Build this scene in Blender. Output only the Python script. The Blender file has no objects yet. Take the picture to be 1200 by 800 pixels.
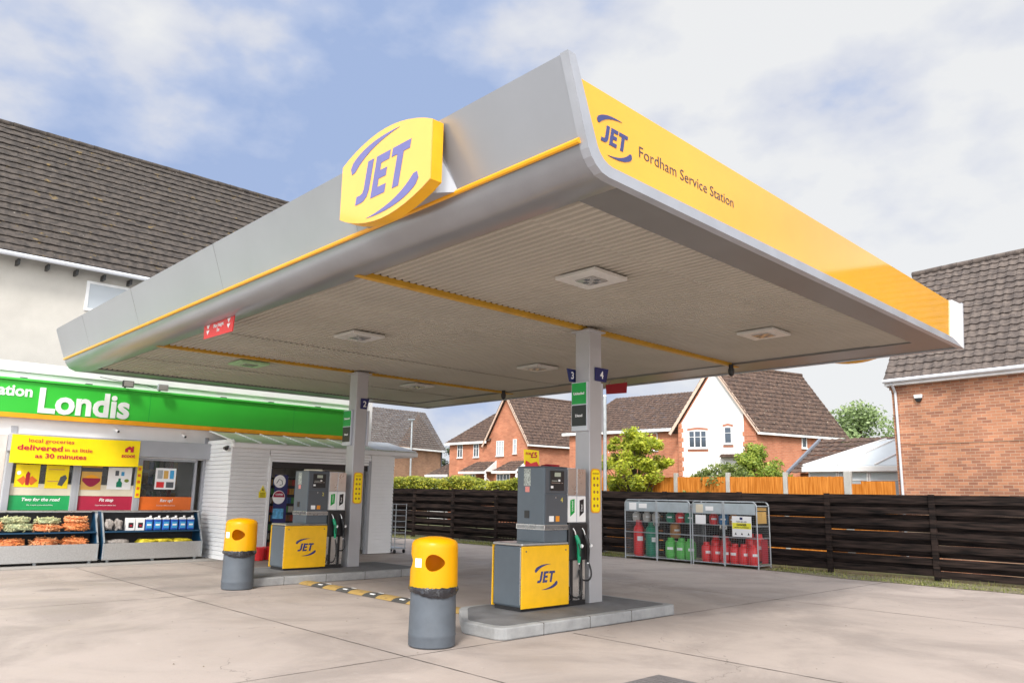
import bpy, bmesh, math, random
from mathutils import Vector, Matrix
R = math.radians
rnd = random.Random(7)
scene = bpy.context.scene
COL = scene.collection

# ------------------------------------------------------------------ camera
YAW, PITCH, ROLL = R(46.585), R(10.973), R(1.024)
cd = bpy.data.cameras.new('camera'); cam = bpy.data.objects.new('camera', cd); COL.objects.link(cam)
d = Vector((math.cos(YAW), math.sin(YAW), 0)); r0 = Vector((math.sin(YAW), -math.cos(YAW), 0)); zz = Vector((0, 0, 1))
Fw = math.cos(PITCH) * d + math.sin(PITCH) * zz
U0 = -math.sin(PITCH) * d + math.cos(PITCH) * zz
Rt = r0 * math.cos(ROLL) + U0 * math.sin(ROLL)
Up = -r0 * math.sin(ROLL) + U0 * math.cos(ROLL)
cam.matrix_world = Matrix(((Rt.x, Up.x, -Fw.x, 0), (Rt.y, Up.y, -Fw.y, 0), (Rt.z, Up.z, -Fw.z, 1.75), (0, 0, 0, 1)))
cd.sensor_width = 36; cd.lens = 36 * 923 / 1200; cd.clip_end = 3000; cd.clip_start = .05
scene.camera = cam

# ------------------------------------------------------------------ world and sun
SUN_EL, SUN_AZ = 44, 216           # azimuth (from +x towards +y) of the place the light comes from
w = bpy.data.worlds.new('World'); scene.world = w; w.use_nodes = True
nt = w.node_tree; N = nt.nodes; L = nt.links; N.clear()
out = N.new('ShaderNodeOutputWorld'); bg = N.new('ShaderNodeBackground'); bg.inputs[1].default_value = .1
sky = N.new('ShaderNodeTexSky'); sky.sky_type = 'NISHITA'; sky.sun_disc = False
sky.sun_elevation = R(SUN_EL); sky.sun_rotation = R(90 - SUN_AZ); sky.dust_density = 2
tc = N.new('ShaderNodeTexCoord')
def wn(t, **k):
    n = N.new(t)
    for a, b in k.items(): setattr(n, a, b)
    return n
mp = wn('ShaderNodeMapping'); mp.inputs['Scale'].default_value = (1, 1, 1.7); mp.inputs['Location'].default_value = (.35, .1, .2)
L.new(tc.outputs['Generated'], mp.inputs[0])
n1 = wn('ShaderNodeTexNoise'); n1.inputs['Scale'].default_value = 1.7; n1.inputs['Detail'].default_value = 7; n1.inputs['Roughness'].default_value = .52; n1.inputs['Distortion'].default_value = .15
n2 = wn('ShaderNodeTexNoise'); n2.inputs['Scale'].default_value = 5.0; n2.inputs['Detail'].default_value = 6
L.new(mp.outputs[0], n1.inputs['Vector']); L.new(mp.outputs[0], n2.inputs['Vector'])
def math_(op, a, b):
    m = wn('ShaderNodeMath', operation=op)
    for i, v in enumerate((a, b)):
        if isinstance(v, (int, float)): m.inputs[i].default_value = v
        else: L.new(v, m.inputs[i])
    return m.outputs[0]
def dotdir(v):
    m = wn('ShaderNodeVectorMath', operation='DOT_PRODUCT'); L.new(tc.outputs['Generated'], m.inputs[0]); m.inputs[1].default_value = Vector(v).normalized(); return m.outputs['Value']
def smooth(v, a, b):
    m = wn('ShaderNodeMapRange', interpolation_type='SMOOTHSTEP'); L.new(v, m.inputs[0]); m.inputs[1].default_value = a; m.inputs[2].default_value = b; return m.outputs[0]
def pix(x, y): return Fw + (x - 600) / 923 * Rt + (400 - y) / 923 * Up     # a direction in the sky
gap = smooth(dotdir(pix(340, 120)), .945, .998)        # the darker blue-grey bank north of the canopy
gap2 = smooth(dotdir(pix(560, 500)), .90, .99)
gap3 = smooth(dotdir(pix(560, 0)), .96, .998)
lum = math_('ADD', math_('MULTIPLY', n1.outputs[0], .62), math_('MULTIPLY', n2.outputs[0], .38))
lum = math_('ADD', math_('MULTIPLY', lum, 2.5), -.70)
lum = math_('SUBTRACT', lum, math_('MULTIPLY', gap, .12))
lum = math_('SUBTRACT', lum, math_('MULTIPLY', gap2, .07))
lum = math_('SUBTRACT', lum, math_('MULTIPLY', gap3, .11))
lum = math_('ADD', lum, math_('MULTIPLY', smooth(dotdir(pix(1050, 180)), .80, .97), .07))
cr = wn('ShaderNodeValToRGB'); L.new(lum, cr.inputs[0])
e = cr.color_ramp.elements
e[0].position = .30; e[0].color = (3.1, 4.0, 6.1, 1)
e[1].position = .62; e[1].color = (7.1, 7.15, 7.2, 1)
x = cr.color_ramp.elements.new(.39); x.color = (4.1, 4.8, 6.5, 1)
x = cr.color_ramp.elements.new(.48); x.color = (5.7, 5.95, 6.7, 1)
mx = wn('ShaderNodeMix', data_type='RGBA'); mx.inputs[0].default_value = .94
L.new(sky.outputs[0], mx.inputs[6]); L.new(cr.outputs[0], mx.inputs[7])
# an overcast sky is brighter overhead than near the horizon
zen = smooth(dotdir((0, 0, 1)), .55, .95)
# bright sky patch added low behind the camera to fill under the canopy
sky_fill = smooth(dotdir((-.74, -.62, .22)), .15, .95)
gain = math_('ADD', math_('ADD', 1.0, math_('MULTIPLY', zen, .9)), math_('MULTIPLY', sky_fill, 2.7))
gv = wn('ShaderNodeCombineXYZ')
for i_, k_ in enumerate((1.04, 1.0, .90)): L.new(math_('ADD', 1.0, math_('MULTIPLY', math_('SUBTRACT', gain, 1.0), k_)), gv.inputs[i_])
sc_ = wn('ShaderNodeVectorMath', operation='MULTIPLY'); L.new(mx.outputs[2], sc_.inputs[0]); L.new(gv.outputs[0], sc_.inputs[1])
L.new(sc_.outputs[0], bg.inputs[0]); L.new(bg.outputs[0], out.inputs[0])

sd = bpy.data.lights.new('sun', 'SUN'); sd.energy = 2.8; sd.angle = R(12); sd.color = (1, .95, .88)
sun = bpy.data.objects.new('sun', sd); COL.objects.link(sun)
sv = Vector((math.cos(R(SUN_AZ)) * math.cos(R(SUN_EL)), math.sin(R(SUN_AZ)) * math.cos(R(SUN_EL)), math.sin(R(SUN_EL))))
sun.rotation_euler = sv.to_track_quat('Z', 'Y').to_euler(); sun.location = (0, 0, 30)
vs = scene.view_settings; vs.view_transform = 'Standard'; vs.look = 'None'; vs.gamma = 1; vs.exposure = .33; vs.use_curve_mapping = False
scene.render.engine = 'CYCLES'
scene.cycles.max_bounces = 8; scene.cycles.diffuse_bounces = 5

# ------------------------------------------------------------------ materials
MATS = {}
def srgb(r, g, b):
    f = lambda c: (c / 255 / 12.92) if c <= 10.3 else ((c / 255 + .055) / 1.055) ** 2.4
    return (f(r), f(g), f(b))
def pm(name, col, rough=.55, metal=0., var=.10, scale=2.5, bump=0., bscale=60, dirt=None, coat=0, spec=.5):
    if name in MATS: return MATS[name]
    m = bpy.data.materials.new(name); m.use_nodes = True; t = m.node_tree; b = t.nodes['Principled BSDF']
    tcn = t.nodes.new('ShaderNodeTexCoord'); nz = t.nodes.new('ShaderNodeTexNoise'); nz.inputs['Scale'].default_value = scale; nz.inputs['Detail'].default_value = 6; nz.inputs['Roughness'].default_value = .6
    t.links.new(tcn.outputs['Object'], nz.inputs['Vector'])
    rp = t.nodes.new('ShaderNodeValToRGB'); t.links.new(nz.outputs[0], rp.inputs[0])
    rp.color_ramp.elements[0].position = .3; rp.color_ramp.elements[1].position = .7
    c0 = dirt if dirt else [c * (1 - var) for c in col]; c1 = [min(1, c * (1 + var)) for c in col]
    rp.color_ramp.elements[0].color = (*c0, 1); rp.color_ramp.elements[1].color = (*c1, 1)
    if dirt: rp.color_ramp.elements[0].position = .28; rp.color_ramp.elements[1].position = .46; rp.color_ramp.elements[1].color = (*col, 1)
    t.links.new(rp.outputs[0], b.inputs['Base Color'])
    rr = t.nodes.new('ShaderNodeMapRange'); t.links.new(nz.outputs[0], rr.inputs[0]); rr.inputs[3].default_value = max(.02, rough * .85); rr.inputs[4].default_value = min(1, rough * 1.15)
    t.links.new(rr.outputs[0], b.inputs['Roughness']); b.inputs['Metallic'].default_value = metal
    b.inputs['Specular IOR Level'].default_value = spec
    if coat: b.inputs['Coat Weight'].default_value = coat; b.inputs['Coat Roughness'].default_value = .06
    if bump:
        bn = t.nodes.new('ShaderNodeTexNoise'); bn.inputs['Scale'].default_value = bscale; bn.inputs['Detail'].default_value = 4
        t.links.new(tcn.outputs['Object'], bn.inputs['Vector']); bb = t.nodes.new('ShaderNodeBump'); bb.inputs['Strength'].default_value = bump; bb.inputs['Distance'].default_value = .01
        t.links.new(bn.outputs[0], bb.inputs['Height']); t.links.new(bb.outputs[0], b.inputs['Normal'])
    MATS[name] = m; return m
def glass(name, col=(.05, .06, .07), rough=.06, alpha=1.0):
    if name in MATS: return MATS[name]
    m = bpy.data.materials.new(name); m.use_nodes = True; b = m.node_tree.nodes['Principled BSDF']
    b.inputs['Base Color'].default_value = (*col, 1); b.inputs['Roughness'].default_value = rough; b.inputs['Alpha'].default_value = alpha; b.inputs['Specular IOR Level'].default_value = .8
    MATS[name] = m; return m
def brick(name, c1, c2, mortar, scale=1.0, sp=None):
    m = bpy.data.materials.new(name); m.use_nodes = True; t = m.node_tree; b = t.nodes['Principled BSDF']; n = t.nodes; l = t.links
    uv = n.new('ShaderNodeTexCoord'); br = n.new('ShaderNodeTexBrick')
    br.inputs['Scale'].default_value = 1; br.inputs['Brick Width'].default_value = .225 * scale; br.inputs['Row Height'].default_value = .075 * scale
    br.inputs['Mortar Size'].default_value = .006 * scale; br.inputs['Mortar Smooth'].default_value = .3; br.inputs['Bias'].default_value = -.2
    br.inputs['Color1'].default_value = (*c1, 1); br.inputs['Color2'].default_value = (*c2, 1); br.inputs['Mortar'].default_value = (*mortar, 1)
    l.new(uv.outputs['UV'], br.inputs['Vector'])
    nz = n.new('ShaderNodeTexNoise'); nz.inputs['Scale'].default_value = 1.3; nz.inputs['Detail'].default_value = 8; l.new(uv.outputs['UV'], nz.inputs['Vector'])
    mr = n.new('ShaderNodeMapRange'); l.new(nz.outputs[0], mr.inputs[0]); mr.inputs[1].default_value = .3; mr.inputs[2].default_value = .7; mr.inputs[3].default_value = .8; mr.inputs[4].default_value = 1.15
    sc = n.new('ShaderNodeVectorMath'); sc.operation = 'SCALE'; l.new(br.outputs[0], sc.inputs[0]); l.new(mr.outputs[0], sc.inputs['Scale'])
    l.new(sc.outputs[0], b.inputs['Base Color']); b.inputs['Roughness'].default_value = .9
    bp = n.new('ShaderNodeBump'); bp.inputs['Strength'].default_value = .5; bp.inputs['Distance'].default_value = .008; bp.invert = True
    l.new(br.outputs['Fac'], bp.inputs['Height']); l.new(bp.outputs[0], b.inputs['Normal'])
    MATS[name] = m; return m
def rooftile(name, base, dark, lichen, white, lich_amt=.56, wh_amt=.66):
    m = bpy.data.materials.new(name); m.use_nodes = True; t = m.node_tree; b = t.nodes['Principled BSDF']; n = t.nodes; l = t.links
    tcn = n.new('ShaderNodeTexCoord')
    def noise(s, d=6, ro=.6):
        z = n.new('ShaderNodeTexNoise'); z.inputs['Scale'].default_value = s; z.inputs['Detail'].default_value = d; z.inputs['Roughness'].default_value = ro; l.new(tcn.outputs['Object'], z.inputs['Vector']); return z.outputs[0]
    def ramp(v, a, c):
        q = n.new('ShaderNodeMapRange'); q.interpolation_type = 'SMOOTHSTEP'; l.new(v, q.inputs[0]); q.inputs[1].default_value = a; q.inputs[2].default_value = c; return q.outputs[0]
    def mix(f, a, c):
        q = n.new('ShaderNodeMix'); q.data_type = 'RGBA'; l.new(f, q.inputs[0])
        for i, v in ((6, a), (7, c)):
            if isinstance(v, tuple): q.inputs[i].default_value = (*v, 1)
            else: l.new(v, q.inputs[i])
        return q.outputs[2]
    c = mix(ramp(noise(6), .35, .65), dark, base)
    c = mix(ramp(noise(3.1, 9, .75), lich_amt, lich_amt + .1), c, lichen)
    c = mix(ramp(noise(11, 5, .7), wh_amt, wh_amt + .05), c, white)
    l.new(c, b.inputs['Base Color']); b.inputs['Roughness'].default_value = .92
    MATS[name] = m; return m
def wood(name, c1, c2, rough=.7, plank=.12, axis=0, gapdark=.4):
    m = bpy.data.materials.new(name); m.use_nodes = True; t = m.node_tree; b = t.nodes['Principled BSDF']; n = t.nodes; l = t.links
    tcn = n.new('ShaderNodeTexCoord'); mpn = n.new('ShaderNodeMapping'); mpn.inputs['Scale'].default_value = (1, 1, 14) if axis == 0 else (14, 14, 1); b.inputs['Specular IOR Level'].default_value = .12
    l.new(tcn.outputs['Object'], mpn.inputs[0]); z = n.new('ShaderNodeTexNoise'); z.inputs['Scale'].default_value = 1.6; z.inputs['Detail'].default_value = 8; l.new(mpn.outputs[0], z.inputs['Vector'])
    rp = n.new('ShaderNodeValToRGB'); l.new(z.outputs[0], rp.inputs[0]); rp.color_ramp.elements[0].position = .35; rp.color_ramp.elements[1].position = .68
    rp.color_ramp.elements[0].color = (*c1, 1); rp.color_ramp.elements[1].color = (*c2, 1); l.new(rp.outputs[0], b.inputs['Base Color']); b.inputs['Roughness'].default_value = rough
    bp = n.new('ShaderNodeBump'); bp.inputs['Strength'].default_value = .4; bp.inputs['Distance'].default_value = .01; l.new(z.outputs[0], bp.inputs['Height']); l.new(bp.outputs[0], b.inputs['Normal'])
    MATS[name] = m; return m
def concrete():
    m = bpy.data.materials.new('forecourt_concrete'); m.use_nodes = True; t = m.node_tree; b = t.nodes['Principled BSDF']; n = t.nodes; l = t.links
    tcn = n.new('ShaderNodeTexCoord')
    def noise(s, d=6, ro=.6, sc=None, dist=0):
        z = n.new('ShaderNodeTexNoise'); z.inputs['Scale'].default_value = s; z.inputs['Detail'].default_value = d; z.inputs['Roughness'].default_value = ro; z.inputs['Distortion'].default_value = dist
        if sc:
            mpn = n.new('ShaderNodeMapping'); mpn.inputs['Scale'].default_value = sc; l.new(tcn.outputs['Object'], mpn.inputs[0]); l.new(mpn.outputs[0], z.inputs['Vector'])
        else: l.new(tcn.outputs['Object'], z.inputs['Vector'])
        return z.outputs[0]
    def ramp(v, a, c, lo=0, hi=1):
        q = n.new('ShaderNodeMapRange'); q.interpolation_type = 'SMOOTHSTEP'; l.new(v, q.inputs[0]); q.inputs[1].default_value = a; q.inputs[2].default_value = c; q.inputs[3].default_value = lo; q.inputs[4].default_value = hi; return q.outputs[0]
    def mix(f, a, c):
        q = n.new('ShaderNodeMix'); q.data_type = 'RGBA'; l.new(f, q.inputs[0])
        for i, v in ((6, a), (7, c)):
            if isinstance(v, tuple): q.inputs[i].default_value = (*v, 1)
            else: l.new(v, q.inputs[i])
        return q.outputs[2]
    c = mix(ramp(noise(.45, 8, .65, dist=.8), .36, .62), (.295, .25, .225), (.395, .335, .30))
    c = mix(ramp(noise(1.1, 9, .75, (1, .7, 1), .2), .56, .80, 0, .45), c, (.225, .20, .185))      # worn, oily drift
    c = mix(ramp(noise(2.6, 5, .6, (1, .6, 1), 1.2), .68, .74, 0, .65), c, (.15, .13, .12))
    c = mix(ramp(noise(3.3, 9, .75), .60, .72, 0, .45), c, (.56, .51, .46))     # pale scuffs
    c = mix(ramp(noise(95, 3, .6), .60, .72, 0, .45), c, (.20, .175, .16))      # grit
    c = mix(ramp(noise(160, 2, .5), .60, .70, 0, .35), c, (.60, .55, .50))
    c = mix(ramp(noise(5.5, 3, .5), .72, .76, 0, .7), c, (.10, .09, .085))      # drips
    c = mix(ramp(noise(14, 8, .8), .55, .75, 0, .30), c, (.25, .22, .20))
    c = mix(ramp(noise(30, 4, .6), .66, .70, 0, .35), c, (.16, .14, .13))
    sep = n.new('ShaderNodeSeparateXYZ'); l.new(tcn.outputs['Object'], sep.inputs[0]); wob = noise(2.2, 7, .7)
    def mth(op, a, b_=0.):
        q = n.new('ShaderNodeMath'); q.operation = op
        for i, v in ((0, a), (1, b_)):
            if isinstance(v, (int, float)): q.inputs[i].default_value = v
            else: l.new(v, q.inputs[i])
        return q.outputs[0]
    for (cx, cy, rx, ry, k) in ((9.3, 6.75, 1.5, .35, .45), (11.6, 7.9, .8, 1.2, .35), (8.9, 4.6, .9, .5, .4), (7.2, 5.6, .35, .25, .5), (7.4, 12.4, .7, 1.4, .35), (9.2, 13.5, 1.8, .35, .45), (13.2, 8.4, 1.3, .7, .3), (5.2, 17.5, 2.5, .8, .25), (7.5, 19.0, 1.8, .5, .4), (4.2, 9.4, .3, .25, .4), (10.9, 5.6, .25, .6, .35), (5.9, 6.9, .45, .3, .3)):  # oily stains, some with contact shading around the islands put into the colour
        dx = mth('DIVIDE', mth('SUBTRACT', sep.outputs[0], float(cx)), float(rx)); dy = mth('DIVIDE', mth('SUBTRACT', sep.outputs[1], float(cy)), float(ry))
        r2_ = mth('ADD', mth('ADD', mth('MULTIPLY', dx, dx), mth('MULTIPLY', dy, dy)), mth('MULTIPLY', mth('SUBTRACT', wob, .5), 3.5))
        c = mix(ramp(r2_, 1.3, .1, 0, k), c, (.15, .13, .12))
    for cy in (5.1, 6.55, 11.2, 12.75):                 # faint tyre tracks through the two lanes
        dd = mth('ABSOLUTE', mth('SUBTRACT', mth('ADD', sep.outputs[1], mth('MULTIPLY', wob, .5)), cy + .25)); c = mix(mth('MULTIPLY', ramp(dd, .30, .02, 0, .15), ramp(noise(.9, 4), .42, .6)), c, (.19, .165, .15))
    vo = n.new('ShaderNodeTexVoronoi'); vo.feature = 'DISTANCE_TO_EDGE'; vo.inputs['Scale'].default_value = .22; dm = n.new('ShaderNodeVectorMath'); dm.operation = 'ADD'
    nzc = n.new('ShaderNodeTexNoise'); nzc.inputs['Scale'].default_value = 1.4; nzc.inputs['Detail'].default_value = 8; l.new(tcn.outputs['Object'], nzc.inputs['Vector']); l.new(tcn.outputs['Object'], dm.inputs[0]); l.new(nzc.outputs['Color'], dm.inputs[1]); l.new(dm.outputs[0], vo.inputs['Vector'])
    c = mix(mth('MULTIPLY', ramp(vo.outputs['Distance'], .0016, .0004, 0, .6), ramp(noise(.35, 3), .48, .56)), c, (.09, .08, .07))
    l.new(c, b.inputs['Base Color']); l.new(ramp(noise(1.1, 5), .3, .7, .55, .85), b.inputs['Roughness'])
    bp = n.new('ShaderNodeBump'); bp.inputs['Strength'].default_value = .35; bp.inputs['Distance'].default_value = .004; l.new(noise(70, 5, .7), bp.inputs['Height']); l.new(bp.outputs[0], b.inputs['Normal'])
    return m

M = dict(
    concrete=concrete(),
    joint=pm('joint_seal', (.06, .05, .045), .8),
    soil=pm('garden_soil', (.10, .11, .045), .95, var=.4, scale=.6),
    gravel=pm('grassy_grit', (.17, .15, .09), .95, var=.65, scale=14, bump=.8, bscale=30),
    kerb=pm('kerb_stone', (.30, .305, .31), .75, var=.18, scale=5, bump=.3, bscale=90),
    island=pm('island_top', (.13, .13, .135), .8, var=.3, scale=3, bump=.3),
    silver=pm('silver_cladding', (.36, .375, .41), .34, .4, .05, .8),
    silver_light=pm('pale_silver_edge', (.54, .565, .62), .34, .2, .05, 2),
    silver_dark=pm('bullnose_metal', (.30, .31, .335), .30, .5, .08, 1.5),
    soffit=pm('soffit_sheet', (.41, .375, .32), .5, .0, .08, .9),
    soffit_strip=pm('soffit_flashing', (.19, .187, .185), .4, .3, .08, 1.5),
    roofdeck=pm('canopy_deck', (.10, .10, .11), .8),
    yellow=pm('gloss_yellow', (.88, .415, .006), .12, 0, .03, 2, coat=.9),
    yellow_trim=pm('yellow_trim', (.82, .38, .01), .3, 0, .06, 4),
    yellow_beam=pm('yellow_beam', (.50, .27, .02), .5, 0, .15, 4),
    yellow_sign=pm('sign_face_yellow', (.88, .48, .10), .14, 0, .03, 2, coat=.6),  # paler yellow: some of the sky's reflection is put into the colour
    blue=pm('logo_blue', (.03, .04, .17), .25, coat=.4),
    lilac=pm('raised_logo_blue', (.13, .13, .36), .22, coat=.8),
    yellow_pump=pm('pump_yellow', (.88, .49, .008), .3, 0, .07, 5, coat=.3),
    grey_pump=pm('pump_grey', (.10, .125, .15), .42, .1, .08, 3),
    dark_pump=pm('pump_dark_grey', (.085, .095, .11), .45, .1, .08, 3),
    black=pm('black_plastic', (.018, .018, .02), .4, 0, .2, 8),
    rubber=pm('hose_rubber', (.012, .012, .014), .45),
    green_noz=pm('nozzle_green', (.0, .30, .14), .35),
    steel=pm('stainless', (.58, .58, .57), .28, .85, .08, 6),
    galv=pm('galvanised', (.42, .45, .47), .5, .5, .15, 9),
    column=pm('column_grey', (.45, .45, .47), .45, .25, .05, 1.5),
    navy=pm('flag_navy', (.012, .018, .11), .35), white=pm('white_paint', (.80, .80, .80), .45, 0, .03, 2),
    white_print=pm('white_print', (.85, .85, .85), .5, 0, .02, 2),
    white_clad=pm('white_cladding', (.85, .855, .86), .45, 0, .05, 1.2),
    shutter=pm('roller_shutter', (.74, .74, .745), .5, .1, .06, 2),
    shutter_box=pm('shutter_box', (.38, .39, .42), .5, .1, .06, 2),
    render=pm('cream_render', (.52, .495, .45), .95, 0, .09, 1.1, bump=.4, bscale=40),
    render_white=pm('white_render', (.82, .82, .80), .9, 0, .04, 1.1, bump=.3, bscale=40),
    sign_green=pm('shop_sign_green', (.035, .50, .04), .35, 0, .07, .9, coat=.2),
    sign_green_edge=pm('shop_sign_edge', (.06, .50, .06), .35), orange_strip=pm('orange_strip', (.85, .36, .01), .4),
    letter=pm('sign_lettering', (.78, .80, .78), .5), fuel_green=pm('fuel_green', (.0, .33, .05), .3), fuel_black=pm('fuel_black', (.015, .015, .018), .3),
    red=pm('sign_red', (.72, .03, .035), .35), darkred=pm('dark_red', (.42, .012, .03), .4), maroon=pm('maroon', (.30, .01, .05), .4),
    banner=pm('banner_yellow', (.95, .72, .0), .45, 0, .05, 3), banner_red=pm('banner_red', (.50, .01, .04), .5),
    s_green=pm('strip_green', (.01, .33, .09), .4), s_red=pm('strip_red', (.40, .015, .05), .4), s_orange=pm('strip_orange', (.80, .16, .02), .4),
    cream=pm('cream_print', (.66, .60, .47), .5), beige=pm('blind_beige', (.62, .56, .52), .7),
    bin_grey=pm('bin_grey', (.085, .10, .12), .55, 0, .12, 5), bin_yellow=pm('bin_yellow', (.90, .52, .0), .35, 0, .04, 4),
    bag=pm('bin_liner', (.010, .010, .014), .16, 0, .2, 20, bump=1.0, bscale=40, coat=.6),
    hump_y=pm('hump_yellow', (.40, .26, .08), .8, 0, .2, 12, dirt=(.15, .11, .06)), hump_b=pm('hump_black', (.065, .063, .06), .85, 0, .25, 10),
    fence=wood('creosoted_boards', (.006, .005, .005), (.040, .027, .023), .75),
    orange_fence=wood('orange_fence_boards', (.42, .13, .015), (.68, .26, .05), .7, axis=1),
    post=pm('concrete_post', (.42, .41, .38), .9, 0, .12, 4),
    fascia_white=pm('white_upvc', (.80, .80, .80), .4), pipe=pm('pale_downpipe', (.62, .64, .68), .4),
    pane=glass('window_pane', (.055, .07, .085), .08), pane_pale=glass('net_curtain_pane', (.42, .46, .50), .15),
    shopglass=glass('shop_glass', (.09, .10, .10), .04, .28), mesh=pm('wire_mesh', (.35, .37, .38), .5, .5),
    plate=pm('mesh_plate', (.42, .48, .52), .4, .3, .12, 4), tread=pm('tread_plate', (.50, .50, .50), .36, .6, .12, 34),
    navy_frame=pm('stand_navy', (.005, .05, .11), .5), bottle_red=pm('bottle_red', (.72, .018, .022), .3, 0, .1, 6), bottle_green=pm('bottle_green', (.10, .48, .08), .4, 0, .1, 6),
    bottle_dgreen=pm('bottle_dark_green', (.0, .20, .11), .4, 0, .1, 6), bottle_tan=pm('bottle_tan', (.50, .22, .06), .5), bottle_blue=pm('bottle_blue', (.03, .20, .45), .4), bottle_white=pm('bottle_cream', (.55, .53, .48), .5),
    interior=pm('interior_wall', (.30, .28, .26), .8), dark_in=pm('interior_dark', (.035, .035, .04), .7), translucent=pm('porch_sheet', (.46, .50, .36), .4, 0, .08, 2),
    cons=pm('conservatory_roof', (.55, .60, .64), .35, 0, .05, 1), tan=pm('verge_cream', (.60, .45, .36), .8),
    lamp=pm('lamp_plate', (.60, .585, .56), .4, .1, .06, 5), lamp_reflect_green=pm('lamp_plate_reflect_green', (.35, .55, .30), .4), lens=glass('lamp_lens', (.30, .29, .27), .15),  # the green plate has a green reflection put into its colour
    log_mat=pm('kindling_bag', (.62, .20, .07), .6, 0, .5, 28, bump=.8, bscale=40), log_green=pm('green_log_bag', (.32, .36, .20), .6, 0, .6, 30, bump=.8, bscale=40),
    wood_orange=pm('kindling_orange', (.78, .26, .08), .6, 0, .4, 25), wood_orange2=pm('kindling_pale', (.80, .38, .18), .6, 0, .45, 25), wood_green=pm('log_green_wrap', (.50, .50, .28), .6, 0, .6, 25),
    bag_yellow=pm('yellow_sack', (.62, .50, .03), .45, 0, .35, 18), bag_grey=pm('grey_sack', (.30, .27, .25), .5, 0, .4, 20), jug_blue=pm('jug_blue', (.02, .10, .45), .35), jug_label=pm('jug_label', (.05, .33, .62), .4),
    lead=pm('lead_flashing', (.20, .22, .26), .6, .2), mustard=pm('mustard_board', (.65, .38, .09), .6),
    brickC=brick('pink_brick', (.50, .225, .125), (.25, .105, .07), (.50, .375, .27)),
    brickA=brick('orange_brick', (.52, .20, .11), (.42, .145, .08), (.46, .28, .19)),
    brickD=brick('brown_brick', (.42, .22, .13), (.30, .15, .09), (.44, .34, .25)),
    tileS=rooftile('shop_roof_tiles', (.078, .064, .055), (.036, .030, .027), (.19, .13, .045), (.34, .31, .27), .585, .665),
    tileC=rooftile('grey_pantiles', (.14, .112, .097), (.075, .060, .054), (.19, .15, .07), (.40, .37, .32), .64, .68),
    tileA=rooftile('brown_pantiles', (.125, .078, .058), (.055, .036, .030), (.20, .15, .09), (.42, .35, .27), .64, .63),
    tileD=rooftile('slate_brown_tiles', (.12, .098, .085), (.06, .048, .044), (.18, .15, .09), (.30, .27, .24), .66, .72),
    bark=pm('bark', (.10, .075, .05), .9, 0, .3, 12),
)
def translucent(m, amt):
    t = m.node_tree; n = t.nodes; b = n['Principled BSDF']; src = b.inputs['Base Color'].links[0].from_socket
    tr = n.new('ShaderNodeBsdfTranslucent'); t.links.new(src, tr.inputs[0]); ms = n.new('ShaderNodeMixShader'); ms.inputs[0].default_value = amt
    t.links.new(b.outputs[0], ms.inputs[1]); t.links.new(tr.outputs[0], ms.inputs[2]); t.links.new(ms.outputs[0], n['Material Output'].inputs[0])
translucent(M['bin_yellow'], .45)          # thin moulded plastic lets daylight through
def leafmat(name, c1, c2, c3):
    m = bpy.data.materials.new(name); m.use_nodes = True; t = m.node_tree; b = t.nodes['Principled BSDF']; n = t.nodes; l = t.links
    tcn = n.new('ShaderNodeTexCoord'); z = n.new('ShaderNodeTexNoise'); z.inputs['Scale'].default_value = 2.3; z.inputs['Detail'].default_value = 3; l.new(tcn.outputs['Object'], z.inputs['Vector'])
    g = n.new('ShaderNodeNewGeometry'); a = n.new('ShaderNodeMath'); a.operation = 'MULTIPLY_ADD'; l.new(g.outputs['Random Per Island'], a.inputs[0]); a.inputs[1].default_value = .45; l.new(z.outputs[0], a.inputs[2])
    rp = n.new('ShaderNodeValToRGB'); l.new(a.outputs[0], rp.inputs[0]); rp.color_ramp.elements[0].position = .4; rp.color_ramp.elements[1].position = 1.0
    rp.color_ramp.elements[0].color = (*c1, 1); rp.color_ramp.elements[1].color = (*c3, 1); x = rp.color_ramp.elements.new(.72); x.color = (*c2, 1)
    l.new(rp.outputs[0], b.inputs['Base Color']); b.inputs['Roughness'].default_value = .55
    tr = n.new('ShaderNodeBsdfTranslucent'); l.new(rp.outputs[0], tr.inputs[0]); ms = n.new('ShaderNodeMixShader'); ms.inputs[0].default_value = .35
    o = n['Material Output']; l.new(b.outputs[0], ms.inputs[1]); l.new(tr.outputs[0], ms.inputs[2]); l.new(ms.outputs[0], o.inputs[0])
    return m
M['leaf_yellow'] = leafmat('lime_leaves', (.16, .22, .02), (.40, .46, .03), (.66, .66, .08))
M['leaf_hedge'] = leafmat('golden_hedge_leaves', (.08, .12, .02), (.32, .36, .03), (.60, .56, .06))
M['leaf_green'] = leafmat('green_leaves', (.06, .09, .02), (.16, .22, .05), (.34, .38, .12))
M['leaf_bright'] = leafmat('bright_green_leaves', (.08, .14, .015), (.24, .34, .04), (.50, .56, .10))
M['leaf_far'] = leafmat('far_leaves', (.14, .20, .08), (.24, .33, .13), (.38, .48, .22))  # leaves lightened, slight distance haze put into the colour
M['leaf_dark'] = leafmat('dark_leaves', (.02, .035, .012), (.05, .07, .02), (.10, .13, .04))

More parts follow.
